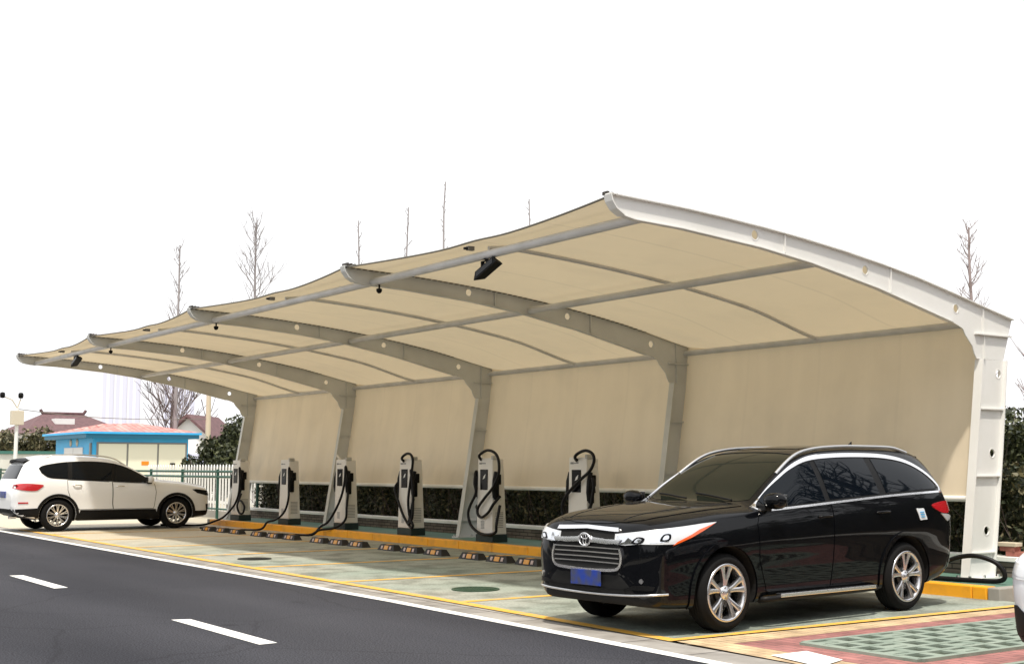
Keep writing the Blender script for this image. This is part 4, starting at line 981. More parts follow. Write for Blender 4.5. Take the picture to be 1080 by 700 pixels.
    def ellipse(cy, cz, ry, rz, t): mb.tube([(X_, cy + ry * math.cos(2 * math.pi * i / 32), cz + rz * math.sin(2 * math.pi * i / 32)) for i in range(33)], t, M['chrome'], 8, False)
    ellipse(0, .825, .082, .056, .008); ellipse(0, .852, .052, .022, .0055); ellipse(0, .825, .022, .050, .0055)
    mb.build('emblem', g)
    mb = MB(); mb.box(q.x - .030, q.x + .01, -.075, .075, .775, .875, M['under'], bev=.01); mb.build('emblem_backing', g)
    # plate
    q, nn = B.hit(Vector((0, 0, .50)), Vector((1, 0, 0)))
    mb = MB(); mb.box(-.022, -.008, -.22, .22, .415, .555, M['plate'], bev=.004)
    pl = mb.build('licence_plate', root); pl.location = (q.x - .004, 0, 0)
    mb = MB(); mb.box(-.008, .04, -.17, .17, .44, .54, M['plastic'], bev=.004); mb.build('plate_holder', pl)
    # lower intake and chin strip
    panel('lower_intake', B, [(-.52, .40), (.52, .40), (.50, .325), (-.50, .325)], V, M['plastic'], .004, .008, .05, root)
    ch = []
    for y in frange(-.885, .885, 34):
        ch.append((y, .345 + .03 * (abs(y) / .885) ** 2))
    strip_on('chin_trim', B, ch, ('front',), .011, M['satin'], root, .010, 8, 2)
    # fuel-door notice
    sq = [(2.98, 1.045), (3.11, 1.045), (3.165, .93), (3.04, .925)]
    panel('notice_sticker', B, roundpoly(densify(sq, .06), 2), ('side', -1), M['sticker'], .008, .006, .03, root)
    mb = MB()
    q, nn = B.hit(Vector((3.07, 0, .985)), Vector((0, 1, 0)))
    for k in range(3): mb.box(3.035 + .008 * k, 3.105 + .008 * k, q.y - .016, q.y - .0085, 1.005 - k * .025, 1.012 - k * .025, M['kiosk_blue'])
    mb.build('notice_print', root)
    # spoiler
    mb = MB(); ys = frange(-.60, .60, 12); vs = []
    for y in ys:
        e = abs(y) / .60
        for (x, z) in ((3.22, 1.692 - .055 * e * e), (3.46 - .05 * e * e, 1.672 - .06 * e * e), (3.58 - .08 * e * e, 1.655 - .06 * e * e), (3.585 - .08 * e * e, 1.630 - .06 * e * e), (3.42, 1.60 - .06 * e * e)): vs.append((x, y, z))
    mb.add(vs, [(5 * i + j, 5 * i + 5 + j, 5 * i + 5 + (j + 1) % 5, 5 * i + (j + 1) % 5) for i in range(12) for j in range(5)] + [tuple(range(5)), tuple(60 + k for k in range(5))], P, False)
    mb.build('spoiler', root)
    panel('rear_window', B, [(-.60, 1.50), (.60, 1.50), (.66, 1.17), (-.66, 1.17)], ('rear',), M['glass'], .004, .008, .06, root)
    mb = MB(); mb.prism([(2.95, 1.69), (3.07, 1.685), (3.08, 1.76)], M['under'], 'y', -.008, .008); mb.build('antenna', root)
    for x in (0, 2.79):
        for sy in (-1, 1): make_wheel(root, x, sy, .952, .350, .350, .262, .235, 'five')
    root.scale = (s, s * .91, s); root.location = loc; root.rotation_euler = (0, 0, rz)
    return root

# ---------------- white SUVs
def make_white_suv(loc, rz, label, s, paint, near, detail=True):
    root = tag(empty('suv', (0, 0, 0)), label, 'car', 'parked cars')
    T = dict(
        x=[-.93, -.92, -.89, -.83, -.74, -.60, -.35, 0, .30, .48, .62, .82, 1.05, 1.3, 1.55, 1.9, 2.3, 2.7, 3.0, 3.2, 3.38, 3.52, 3.62, 3.67],
        top=[.72, .82, .92, .975, 1.0, 1.025, 1.06, 1.10, 1.13, 1.15, 1.21, 1.32, 1.44, 1.55, 1.63, 1.675, 1.69, 1.685, 1.67, 1.645, 1.55, 1.31, 1.09, .86],
        te=[.66, .75, .85, .91, .945, .97, 1.01, 1.05, 1.075, 1.095, 1.16, 1.27, 1.39, 1.495, 1.57, 1.605, 1.615, 1.61, 1.585, 1.55, 1.45, 1.23, 1.03, .80],
        belt=[.62, .70, .78, .84, .875, .905, .94, .975, 1.0, 1.01, 1.02, 1.03, 1.045, 1.06, 1.075, 1.095, 1.12, 1.15, 1.17, 1.18, 1.15, 1.06, .95, .77],
        w=[.52, .62, .72, .81, .865, .90, .925, .935, .935, .935, .935, .935, .935, .935, .935, .935, .935, .935, .93, .92, .90, .87, .82, .68],
        wt=[.42, .50, .59, .67, .72, .755, .785, .80, .80, .785, .765, .74, .715, .69, .67, .655, .65, .64, .625, .615, .64, .66, .66, .56],
        bot=[.50, .44, .36, .29, .26, .24, .23, .23, .23, .23, .23, .23, .23, .23, .23, .23, .23, .24, .26, .28, .31, .35, .42, .50])
    B = Body(T, 2.72, .40, 'white'); B.axle_z = .36
    B.cut(paint, root)
    hp = [(-.86, 0), (-.85, -.25), (-.80, -.47), (-.70, -.62), (-.5, -.68), (-.2, -.715), (.15, -.73), (.42, -.73), (.455, -.58), (.43, -.3), (.42, 0)]
    panel('hood', B, hp + [(a, -b) for a, b in hp[-2:0:-1]], ('top',), paint, .006, .014, .06, root)
    wp = [(.46, 0), (.48, -.30), (.54, -.58), (.58, -.68), (.82, -.665), (1.10, -.625), (1.36, -.58), (1.43, 0)]
    panel('windscreen', B, wp + [(a, -b) for a, b in wp[-2:0:-1]], ('top',), M['windscreen'], .003, .008, .06, root)
    DLO = sm2([(.56, 1.085), (.80, 1.235), (1.05, 1.37), (1.3, 1.465), (1.6, 1.525), (2.0, 1.548), (2.5, 1.535), (2.85, 1.49), (3.05, 1.445), (3.13, 1.39)], 3) + sm2([(3.08, 1.28), (2.97, 1.195), (2.86, 1.165)], 2) + [(2.4, 1.135), (1.6, 1.095), (1.0, 1.065), (.66, 1.055)]
    for sy in (-1, 1):
        v = ('side', sy)
        sur = panel('window_surround', B, DLO, v, M['plastic'], .003, .010, .06, root)
        fd = [(.53, 1.03), (.50, .85), (.53, .55), (.55, .475), (1.48, .475), (1.50, .60), (1.51, 1.08), (1.0, 1.055)]
        rd = [(1.52, 1.08), (1.51, .60), (1.49, .475), (2.24, .475), (2.27, .50), (2.36, .62), (2.46, .74), (2.52, .90), (2.53, 1.13), (2.0, 1.11)]
        for poly, a_, b_ in ((fd, .62, 1.46), (rd, 1.52, 2.44)):
            pad = panel('door_gap', B, [(p[0] * 1.0, p[1]) for p in poly], v, M['under'], .0015, .006, .06, root) if False else None
            d_ = panel('door', B, poly, v, paint, .006, .012, .06, root)
            # dark shut line round the door
            P2 = poly + [poly[0]]
            sl = panel('door_seal', B, offset_band([tuple(p) for p in densify(P2[:-1], .08)] , .009), v, M['under'], .0072, .004, .05, d_)
            W_ = clip(clip(DLO, -1, -.10, -(a_ + .11)), 1, .10, b_ + .11)
            cx_ = sum(p[0] for p in W_) / len(W_); cz_ = sum(p[1] for p in W_) / len(W_)
            panel('door_window', B, [(cx_ + (p[0] - cx_) * .975, cz_ + (p[1] - cz_) * .93) for p in W_], v, M['glass'], .007, .010, .06, d_)
            handle_part(B, d_, b_ - .12, .985 + (.03 if a_ > 1 else 0), sy, M['chrome'] if detail else paint, .2)
        W_ = clip(DLO, -1, -.10, -(2.50 + .11)); cx_ = sum(p[0] for p in W_) / len(W_); cz_ = sum(p[1] for p in W_) / len(W_)
        panel('quarter_window', B, [(cx_ + (p[0] - cx_) * .95, cz_ + (p[1] - cz_) * .90) for p in W_], v, M['glass'], .007, .010, .06, root)
        mb = MB(); pts = []
        for x in frange(1.15, 3.0, 16):
            t = (x - 1.15) / 1.85; lift = .055 * min(1, t * 7, (1 - t) * 8)
            pts.append((x, sy * (B.F['wt'](x) - .04), B.F['te'](x) + (B.F['top'](x) - B.F['te'](x)) * .35 + lift))
        mb.tube(smoothpath(pts, 2), .015, M['satin'], 8); mb.build('roof_rail', root)
        for cx in (0, 2.72):
            band = arc(cx, .36, .405, -22, 202) + arc(cx, .36, .47, 202, -22)
            panel('wheel_arch', B, band, v, M['plastic'], .014, .020, .05, root)
        panel('sill_cladding', B, [(.44, .24), (2.28, .24), (2.26, .36), (2.22, .46), (.50, .46), (.46, .36)], v, M['plastic'], .014, .02, .05, root)
        panel('rear_cladding', B, [(3.16, .26), (3.60, .33), (3.64, .50), (3.15, .52)], v, M['plastic'], .010, .02, .05, root)
        panel('front_cladding', B, [(-.46, .27), (-.80, .30), (-.86, .40), (-.47, .40)], v, M['plastic'], .010, .02, .05, root)
        mirror_part(B, root, .64, 1.07, .9, sy, paint, .95)
        panel('tail_lamp', B, roundpoly([(3.05, 1.02), (3.2, 1.045), (3.45, 1.06), (3.62, 1.03), (3.62, .95), (3.45, .91), (3.22, .90), (3.12, .95)], 3), v, M['red_lens'], .012, .02, .04, root)
        panel('side_reflector', B, [(3.36, .655), (3.56, .655), (3.56, .625), (3.36, .625)], v, M['red_lens'], .010, .012, .04, root)
        an = -sy * R(48); r_ = Vector((-math.sin(an), math.cos(an), 0)); to2 = lambda q: (Vector((q[0], q[1], 0)).dot(r_), q[2])
        hl = [(-.92, sy * .50, .82), (-.80, sy * .66, .85), (-.65, sy * .8, .875), (-.48, sy * .87, .90), (-.40, sy * .91, .895), (-.50, sy * .9, .81), (-.70, sy * .82, .755), (-.88, sy * .62, .74), (-.94, sy * .5, .75)]
        h_ = panel('headlamp', B, [to2(q) for q in hl], ('diag', an, (0, 0, 0)), M['screen'] if detail else M['lens'], .010, .02, .04, root)
        dk = [(-.88, sy * .60, .765), (-.84, sy * .66, .83), (-.74, sy * .74, .835), (-.77, sy * .72, .775)]
        panel('projector', B, roundpoly([to2(q) for q in dk], 3), ('diag', an, (0, 0, 0)), M['lens'], .013, .008, .03, h_)
        fc = [(-.9, sy * .60, .36), (-.9, sy * .60, .47), (-.84, sy * .78, .56), (-.75, sy * .84, .55), (-.80, sy * .82, .36)]
        panel('corner_intake', B, [to2(q) for q in fc], ('diag', an, (0, 0, 0)), M['plastic'], .008, .012, .04, root)
    V = ('front',)
    gp = [(.46, .80), (.49, .74), (.46, .60), (.40, .56)]
    g = panel('grille', B, gp + [(-a, b) for a, b in gp[::-1]], V, M['under'], .006, .012, .05, root)
    for z in (.77, .72, .67, .62): panel('grille_bar', B, [(.45, z), (.45, z + .014), (-.45, z + .014), (-.45, z)], V, M['chrome'], .014, .012, .05, g)
    panel('lower_intake', B, [(-.60, .46), (.60, .46), (.52, .36), (-.52, .36)], V, M['plastic'], .004, .008, .05, root)
    panel('chin', B, [(-.74, .345), (.74, .345), (.70, .30), (-.70, .30)], V, M['plastic'], .012, .02, .05, root)
    rw = panel('rear_window', B, [(-.58, 1.46), (.58, 1.46), (.66, 1.16), (-.66, 1.16)], ('rear',), M['glass'], .004, .008, .06, root)
    if 0: panel('rear_window_side', B, [(3.30, 1.40), (3.44, 1.27), (3.54, 1.17), (3.36, 1.17), (3.22, 1.38)], ('side', near), M['glass'], .006, .01, .04, rw)
    mb = MB(); ys = frange(-.57, .57, 10); vs = []
    for y in ys:
        e = abs(y) / .57
        for (x, z) in ((3.12, 1.645 - .05 * e * e), (3.38, 1.615 - .06 * e * e), (3.50 - .08 * e * e, 1.59 - .06 * e * e), (3.50 - .08 * e * e, 1.565 - .06 * e * e), (3.30, 1.55 - .05 * e * e)): vs.append((x, y, z))
    mb.add(vs, [(5 * i + j, 5 * i + 5 + j, 5 * i + 5 + (j + 1) % 5, 5 * i + (j + 1) % 5) for i in range(10) for j in range(5)] + [tuple(range(5)), tuple(50 + k for k in range(5))], M['plastic'] if detail else paint)
    mb.build('spoiler', root)
    mb = MB(); mb.box(3.655, 3.69, -.22, .22, .74, .88, M['plate'], bev=.004); mb.build('licence_plate', root)
    mb = MB(); mb.tube([(3.52, near * .55, .33), (3.68, near * .55, .32)], .035, M['chrome'], 12); mb.build('exhaust_tip', root)
    for x in (0, 2.72):
        for sy in (-1, 1): make_wheel(root, x, sy, .925, .358, .358, .245, .225, 'multi')
    root.scale = (s, s, s); root.location = loc; root.rotation_euler = (0, 0, rz)
    return root

def place(front, rear, wb, side_y, s_):
    """from the ground points under the two visible wheels to the car's origin"""
    f = Vector(front); r = Vector(rear); d = (r - f).normalized(); yax = Vector((-d.y, d.x)); o = f - yax * side_y * s_
    return (o.x, o.y, 0.008), math.atan2(d.y, d.x)
l, a = place((-8.05, 7.82), (-8.36, 10.50), 2.79, -.83, .955)
l, a = (-8.74, 7.67, .008), R(94.2)
make_black_suv(l, a, 'glossy black SUV with chrome window trim and blue plate, nose towards the road', .922)
l, a = place((-28.22, 10.46), (-28.2, 7.86), 2.72, .81, .955)
make_white_suv(l, a, 'white SUV with red tail lamps and black wheel arches, parked nose-in at the far left', .955, M['white_paint'], 1)
make_white_suv((-4.35, 8.16, 0.008), R(90), 'white car just entering the right edge of the photo, dark grille in its front corner', .88, M['silver_white'], -1, False)
# ------------------------------------------------------------------ chargers
def charger(X, label, hoses, ear=False):
    root = tag(empty('charging_pile', (X, 12.05, .128)), label, 'charging pile', 'charging piles on the island')
    Z = -.128; C = M['charger']
    mb = MB(); mb.box(-.255, .255, -.005, .30, 0, .125, M['plinth'], bev=.008); mb.build('plinth', root)
    mb = MB()
    # tapering cabinet, leaning face, bevelled
    bm = bmesh.new(); bmesh.ops.create_cube(bm, size=1)
    for v in bm.verts:
        t = v.co.z + .5; hw = .240 - .022 * t; d0 = .0 + .018 * t; d1 = .29 - .05 * t
        v.co = Vector((math.copysign(hw, v.co.x), d0 if v.co.y < 0 else d1, .127 + t * 1.265 + (0.0 if v.co.y < 0 else -.02 * t)))
    bmesh.ops.bevel(bm, geom=bm.edges[:], offset=.016, segments=2, affect='EDGES', profile=.5)
    mb.add([v.co.copy() for v in bm.verts], [tuple(v.index for v in f.verts) for f in bm.faces], C); bm.free()
    cab = mb.build('cabinet', root)
    mb = MB(); mb.box(-.135, .085, .002, .022, .86, 1.20, M['screen'], bev=.006)
    sc = mb.build('screen', root)
    mb = MB(); mb.add([(-.05, -.0002, 1.035), (.015, -.0002, 1.06), (.035, -.0002, 1.125), (-.02, -.0002, 1.09)], [(0, 1, 2, 3)], M['white_line']); mb.build('display_patch', sc)
    mb = MB(); mb.box(-.17, -.10, .010, .018, 1.285, 1.315, M['grey_trim']); mb.box(-.085, .02, .010, .018, 1.292, 1.310, M['grey_trim']); mb.build('maker_mark', root)
    mb = MB()
    for k in range(6): mb.box(-.10, .0, -.0035 + .0, .012, .22 + k * .022, .231 + k * .022, M['grey_trim'])
    mb.build('front_vent', root)
    mb = MB()
    for k in range(9): mb.box(.2275 - .0005 * k, .2405 - .0005 * k, .06, .22, .24 + k * .03, .252 + k * .03, M['grey_trim'])
    mb.build('side_vent', root)
    # holsters with plugs on both flanks
    for sx in (-1, 1):
        mb = MB(); mb.box(sx * .232 - .026, sx * .232 + .026, .05, .17, .95, 1.12, M['black_metal'], bev=.01)
        mb.box(sx * .250 - .026, sx * .250 + .026, .03, .12, .70, .98, M['black_metal'], bev=.015)
        h = mb.build('plug_holster', root)
        mb = MB(); mb.tube([(sx * .250, .07, 1.16), (sx * .256, .03, 1.02), (sx * .252, .02, .86), (sx * .247, .04, .74)], .034, M['cable'], 10); mb.build('plug', h)
    mb = MB(); mb.box(.175, .235, .015, .14, 1.36, 1.43, M['charger_side'], bev=.012); mb.build('cable_arm', root)
    if ear:
        mb = MB(); mb.tube([(-.16, .10, 1.37), (-.20, .06, 1.43), (-.24, .05, 1.47)], .022, C, 8); mb.build('aerial', root)
    for pts in hoses:
        mb = MB(); mb.tube(smoothpath(pts, 7), .024, M['cable'], 9); mb.build('charging_hose', root)
    return root
def rel(pts, Xm, y=-.05):   # measured points (world x at the measuring plane, world z) -> local to the pile
    return [((px - Xm) * 1.017, (y if len(p_) == 2 else p_[2]), (1.38 + (p_[1] - 1.38) * 1.017) - .128) for p_ in pts for px in (p_[0],)]
Z0 = -.128 + .03
h5 = rel([(-17.96, 1.44, .10), (-17.88, 1.54), (-17.77, 1.61), (-17.6, 1.64), (-17.41, 1.59), (-17.31, 1.47), (-17.31, 1.26), (-17.46, 1.05), (-17.72, 0.86), (-17.91, 0.7), (-17.91, 0.59), (-17.79, 0.55), (-17.6, 0.64), (-17.46, 0.77), (-17.42, .90, .06)], -17.8)
h5b = rel([(-18.03, 1.05, .05), (-18.07, 1.30, .02), (-18.02, 1.12), (-17.98, 0.94), (-18.14, 0.74), (-18.21, 0.58), (-18.11, 0.4), (-17.86, 0.29), (-17.58, 0.28), (-17.39, 0.33), (-17.37, 0.46), (-17.40, .75, .04)], -17.8)
h6 = rel([(-15.35, 1.42, .10), (-15.28, 1.51), (-15.18, 1.58), (-15.0, 1.61), (-14.85, 1.55), (-14.83, 1.44), (-14.93, 1.31), (-15.12, 1.2), (-15.36, 1.05), (-15.54, 0.9), (-15.60, 0.76), (-15.56, 0.6), (-15.4, .40), (-15.2, .45), (-15.0, .8, .02)], -15.3)
h6b = rel([(-14.95, 1.0, .05), (-14.86, 1.2), (-14.84, 1.05), (-14.95, .7), (-15.05, .5), (-15.0, .85, .04)], -15.3)
h4 = rel([(-20.47, 1.42, .10), (-20.4, 1.52), (-20.25, 1.6), (-20.09, 1.59), (-20.01, 1.47), (-20.08, 1.15), (-20.16, 0.78), (-20.11, 0.5), (-19.99, 0.34), (-20.07, 0.3), (-20.32, 0.49), (-20.53, 0.77), (-20.64, 0.98), (-20.64, 1.12, .04)], -20.38)
h4b = rel([(-20.12, 1.1, .05), (-20.08, 1.31), (-20.0, 1.02), (-19.99, 0.7), (-20.02, 0.46), (-20.14, 0.37), (-20.12, .8, .04)], -20.38)
def ground_hose(pts): return [(x, y, z) for x, y, z in pts]
charger(-18.10, 'grey charging pile before the third steel column from the left, hose looped over its face', [h5, h5b], True)
charger(-15.57, 'light grey charging pile half hidden behind the bonnet of the black SUV', [h6, h6b])
charger(-20.75, 'fourth charging pile from the left, standing between columns with a narrow hanging hose loop', [h4, h4b])
charger(-23.32, 'light grey charging pile whose hose runs down across the yellow kerb, third from the left', [
    ground_hose([(.30, .04, .95), (.33, -.05, 1.25), (.36, -.08, 1.0), (.32, -.12, .70), (.20, -.18, .42), (.0, -.25, .16), (-.12, -.36, .055), (-.20, -.50, -.098), (-.32, -.85, -.100), (-.28, -1.1, -.100), (.1, -1.25, -.100)]),
    ground_hose([(.28, .04, .75), (.36, -.03, .45), (.34, -.05, .2), (.2, -.2, .045), (-.02, -.42, .0), (-.15, -.60, -.098), (-.75, -.90, -.100), (-1.2, -.98, -.100)])], True)
charger(-25.95, 'second charging pile from the left, hose trailing over the kerb to the wheel stops', [
    ground_hose([(.30, .04, .95), (.36, -.05, 1.22), (.42, -.08, .9), (.45, -.10, .55), (.36, -.15, .28), (.16, -.24, .12), (-.02, -.36, .06), (-.12, -.50, -.098), (-.5, -1.0, -.100), (-1.1, -1.25, -.100), (-1.7, -1.2, -.100)])])
charger(-28.60, 'light grey charging pile nearest the white SUV, leftmost of the row', [
    ground_hose([(.30, .04, .95), (.34, -.05, 1.22), (.44, -.08, .9), (.42, -.10, .6), (.30, -.15, .35), (.1, -.3, .10), (-.1, -.42, .0), (-.25, -.70, -.098), (-.6, -1.1, -.100), (-1.0, -1.4, -.100)]),
    ground_hose([(.30, .02, .75), (.38, -.08, .50), (.60, -.10, .46), (.78, -.10, .34), (.70, -.10, .19), (.50, -.10, .19), (.42, -.12, .34), (.50, -.12, .47), (.40, -.02, .62)])])
mb = MB(); mb.tube(smoothpath([(-11.2, 12.55, .155), (-10.3, 12.42, .155), (-9.6, 12.22, .155), (-9.35, 12.15, .165), (-9.20, 12.14, .25), (-8.98, 12.14, .37), (-8.72, 12.16, .42), (-8.50, 12.22, .36), (-8.42, 12.26, .24), (-8.48, 12.26, .165), (-8.75, 12.2, .155), (-9.10, 12.13, .155), (-9.45, 12.10, .155), (-9.9, 12.2, .155), (-10.5, 12.3, .155)], 8), .026, M['cable'], 10)
tag(mb.build('charging_cable'), 'thick black cable looped on the green island floor beside the white end column', 'cable')

# ------------------------------------------------------------------ wheel stops
ords = ['leftmost', 'second', 'third', 'fourth', 'last']
def wheel_stop(x, y, label):
    root = tag(empty('wheel_stop', (x, y, .006)), label, 'wheel stop', 'wheel stops along the kerb')
    mb = MB(); L2, W2, H_ = .275, .085, .095
    vs = [(-L2, -W2, 0), (L2, -W2, 0), (L2, W2, 0), (-L2, W2, 0), (-L2 + .06, -W2 + .035, H_), (L2 - .06, -W2 + .035, H_), (L2 - .06, W2 - .035, H_), (-L2 + .06, W2 - .035, H_)]
    mb.add(vs, [(3, 2, 1, 0), (4, 5, 6, 7), (0, 1, 5, 4), (1, 2, 6, 5), (2, 3, 7, 6), (3, 0, 4, 7)], M['stop_rubber'])
    mb.build('rubber_body', root)
    A = Matrix.Translation((0, -W2 + .0165, H_ / 2)) @ Matrix.Rotation(-math.atan2(.035, H_), 4, 'X')
    mb = MB(); mb.box(-.062, .062, -.006, .002, -.032, .034, M['stop_yellow'], A); mb.box(-.062, .062, -.045, .045, H_ + .0005, H_ + .004, M['stop_yellow']); mb.build('yellow_patch', root)
    for sx in (-1, 1):
        mb = MB(); mb.box(sx * .135 - .026, sx * .135 + .026, -.006, .002, -.026, .028, M['stop_white'], A); mb.build('reflector', root)
    return root
gname = {-25.85: 'the leftmost bay', -23.26: 'the second bay from the left', -20.60: 'the third bay from the left', -18.05: 'the fourth bay from the left', -15.55: 'bay left of the black SUV'}
for gx, nm in gname.items():
    for k, w_ in ((-1, 'left'), (0, 'middle'), (1, 'right')):
        wheel_stop(gx + k * .72, 10.64 + .01 * k, 'rubber wheel stop, %s one of three in %s' % (w_, nm))

# drain covers
def drain(x, y, r, m, label):
    root = tag(empty('drain_cover', (x, y, .006)), label, 'drain cover')
    mb = MB(); mb.lathe([(0, .001), (r * .86, .001), (r * .86, .009), (0, .009)], m, 40, 'z'); 
    for k in range(-4, 5): mb.box(-r * .6, r * .6, k * r * .16 - .012, k * r * .16 + .012, .0092, .014, m)
    mb.build('lid', root)
    mb = MB(); mb.lathe([(r * .88, .001), (r, .001), (r, .012), (r * .88, .012)], m, 40, 'z', (0, 0, 0), False, True); mb.build('frame_ring', root)
drain(-18.16, 7.98, .25, M['drain'], 'round dark iron drain cover in the bay floor, farther left')
drain(-12.28, 8.06, .27, M['drain_green'], 'round green painted drain cover in the bay floor left of the black SUV')

# ------------------------------------------------------------------ planter wall and planting
root = tag(empty('planter_wall', (-10, 13.2, 0)), 'low brown brick planter wall with white capping behind the charging piles', 'wall')
mb = MB(); mb.box(-31.2, 12, 13.13, 13.31, -.03, .30, M['planter']); o = mb.build('brickwork', root); o.location = (10, -13.2, 0)
mb = MB(); x = -31.25
while x < 12: mb.box(x, min(x + 1.49, 12.05), 13.10, 13.34, .302, .358, M['cap_white'], bev=.006); x += 1.495
o = mb.build('capping', root); o.location = (10, -13.2, 0)
sheet('planting_soil', rect(-31.2, 12, 13.32, 17.5), .27, M['soil'], thick=.29)
root = tag(empty('loose_bricks', (-9.0, 13.22, .36)), 'loose red bricks under a pale slab on the planter wall beside the end column', 'bricks')
mb = MB()
mb.box(-.02, .21, -.06, .05, .002, .055, M['brick_red'], Matrix.Rotation(.15, 4, 'Z')); mb.build('lower_brick', root)
mb = MB(); mb.box(-.10, .10, -.05, .06, .057, .108, M['brick_red'], Matrix.Rotation(-.1, 4, 'Z')); mb.build('upper_brick', root)
mb = MB(); mb.box(-.13, .12, -.07, .07, .110, .155, M['stone_pale'], Matrix.Rotation(.05, 4, 'Z'), bev=.006); mb.build('pale_slab', root)

def leaves(mb, n, pos, size, m, flat=0.0, seed=1):
    r = random.Random(seed)
    vs = []; fs = []
    for i in range(n):
        c = Vector(pos(r)); s_ = size * r.uniform(.6, 1.35)
        a = Vector((r.gauss(0, 1), r.gauss(0, 1), r.gauss(0, 1) * (1 - flat))).normalized(); b = a.cross(Vector((r.gauss(0, 1), r.gauss(0, 1), r.gauss(0, 1)))).normalized()
        k = len(vs); vs += [c - a * s_, c + b * s_ * .45, c + a * s_, c - b * s_ * .45]; fs.append((k, k + 1, k + 2, k + 3))
    mb.add(vs, fs, m)
def twigs(mb, n, base, m, seed=2, h=.5, r0=.006):
    r = random.Random(seed)
    for i in range(n):
        p = Vector(base(r)); d = Vector((r.gauss(0, .35), r.gauss(0, .35), 1)).normalized(); q = p + d * h * r.uniform(.5, 1)
        mb.tube([p, (p + q) / 2 + Vector((r.uniform(-.03, .03), r.uniform(-.03, .03), 0)), q], r0, m, 3, False, r0 * .4)
def hedge_run(name, x0, x1, y0, y1, zt, label, n, seed, lm):
    root = tag(empty(name, ((x0 + x1) / 2, (y0 + y1) / 2, .27)), label, 'hedge'); L_ = root.location
    nz_ = lambda x, z: .10 * math.sin(x * 2.1 + z * 3) + .07 * math.sin(x * 5.3 + 1.3) 
    def pos(r):
        x = r.uniform(x0, x1); f = r.random(); z = .30 + (zt + nz_(x, 2) - .30) * r.random() ** .8
        if f < .72: y = y0 + abs(r.gauss(0, .10)) + nz_(x, z) * .6
        else: y = r.uniform(y0, y1); z = zt + nz_(x, 2) - abs(r.gauss(0, .08))
        return (x - L_.x, y - L_.y, z - L_.z)
    mb = MB(); leaves(mb, n, pos, .045, lm, seed=seed); mb.build('foliage', root)
    mb = MB(); twigs(mb, int((x1 - x0) * 22), lambda r: (r.uniform(x0, x1) - L_.x, y0 + r.uniform(-.02, .25) - L_.y, 0.0), M['bark'], seed, (zt - .27) * .95)
    mb.build('stems', root)
    mb = MB(); mb.box(x0 + .1 - L_.x, x1 - .1 - L_.x, y0 + .30 - L_.y, y1 - .1 - L_.y, 0, zt - .27 - .14, M['leaf_dark']); mb.build('inner_mass', root)
hedge_run('hedge', -31.0, -9.0, 13.55, 14.6, 1.45, 'long dark clipped hedge behind the back wall fabric of the shelter', 42000, 3, M['leaf_hedge'])
hedge_run('hedge', -11.6, 3.0, 14.75, 16.2, 2.05, 'taller dark green hedge to the right of the white end column', 34000, 5, M['leaf_dark'])

# bushes behind the picket fence
def bush(name, x, y, h, r_, label, lm, n, seed, size=.07, group=None):
    root = tag(empty(name, (x, y, 0)), label, 'bush', group); rr = random.Random(seed)
    blobs = [(rr.uniform(-.55, .55) * r_, rr.uniform(-.55, .55) * r_, h * rr.uniform(.35, .82), r_ * rr.uniform(.35, .6)) for _ in range(11)] + [(0, 0, h * .78, r_ * .5)]
    def pos(r):
        bx, by, bz, br = blobs[r.randrange(len(blobs))]; d = Vector((r.gauss(0, 1), r.gauss(0, 1), r.gauss(0, 1))).normalized() * br * r.uniform(.5, 1.1)
        return (bx + d.x, by + d.y, max(.05, bz + d.z))
    mb = MB(); leaves(mb, n, pos, size, lm, seed=seed); mb.build('foliage', root)
    mb = MB(); twigs(mb, 14, lambda r: (r.uniform(-.1, .1), r.uniform(-.1, .1), 0), M['bark'], seed, h * .85, .03); mb.build('stems', root)
bush('bush', -37.6, 15.0, 2.35, .85, 'rounded olive green bush behind the white picket fence, beside the blue kiosk', M['leaf_dark'], 5200, 11, group='bushes behind the picket fence')
bush('bush', -37.2, 15.7, 3.1, .95, 'tallest dark evergreen bush, behind the picket fence next to the far left column', M['leaf_dark'], 6800, 12, group='bushes behind the picket fence')
bush('bush', -35.6, 14.9, 2.0, .7, 'low dark bush in front of the tallest evergreen behind the picket fence', M['leaf_dark'], 4200, 13, group='bushes behind the picket fence')
bush('bush', -59.6, 14.3, 3.0, 1.2, 'olive evergreen bush rising over the green-topped wall at the left edge', M['leaf_olive'], 4200, 14, .10, 'bushes over the far wall')
bush('bush', -60.0, 16.1, 3.2, 1.3, 'larger olive evergreen bush over the green-topped wall, right of the lamp mast', M['leaf_olive'], 4800, 15, .10, 'bushes over the far wall')

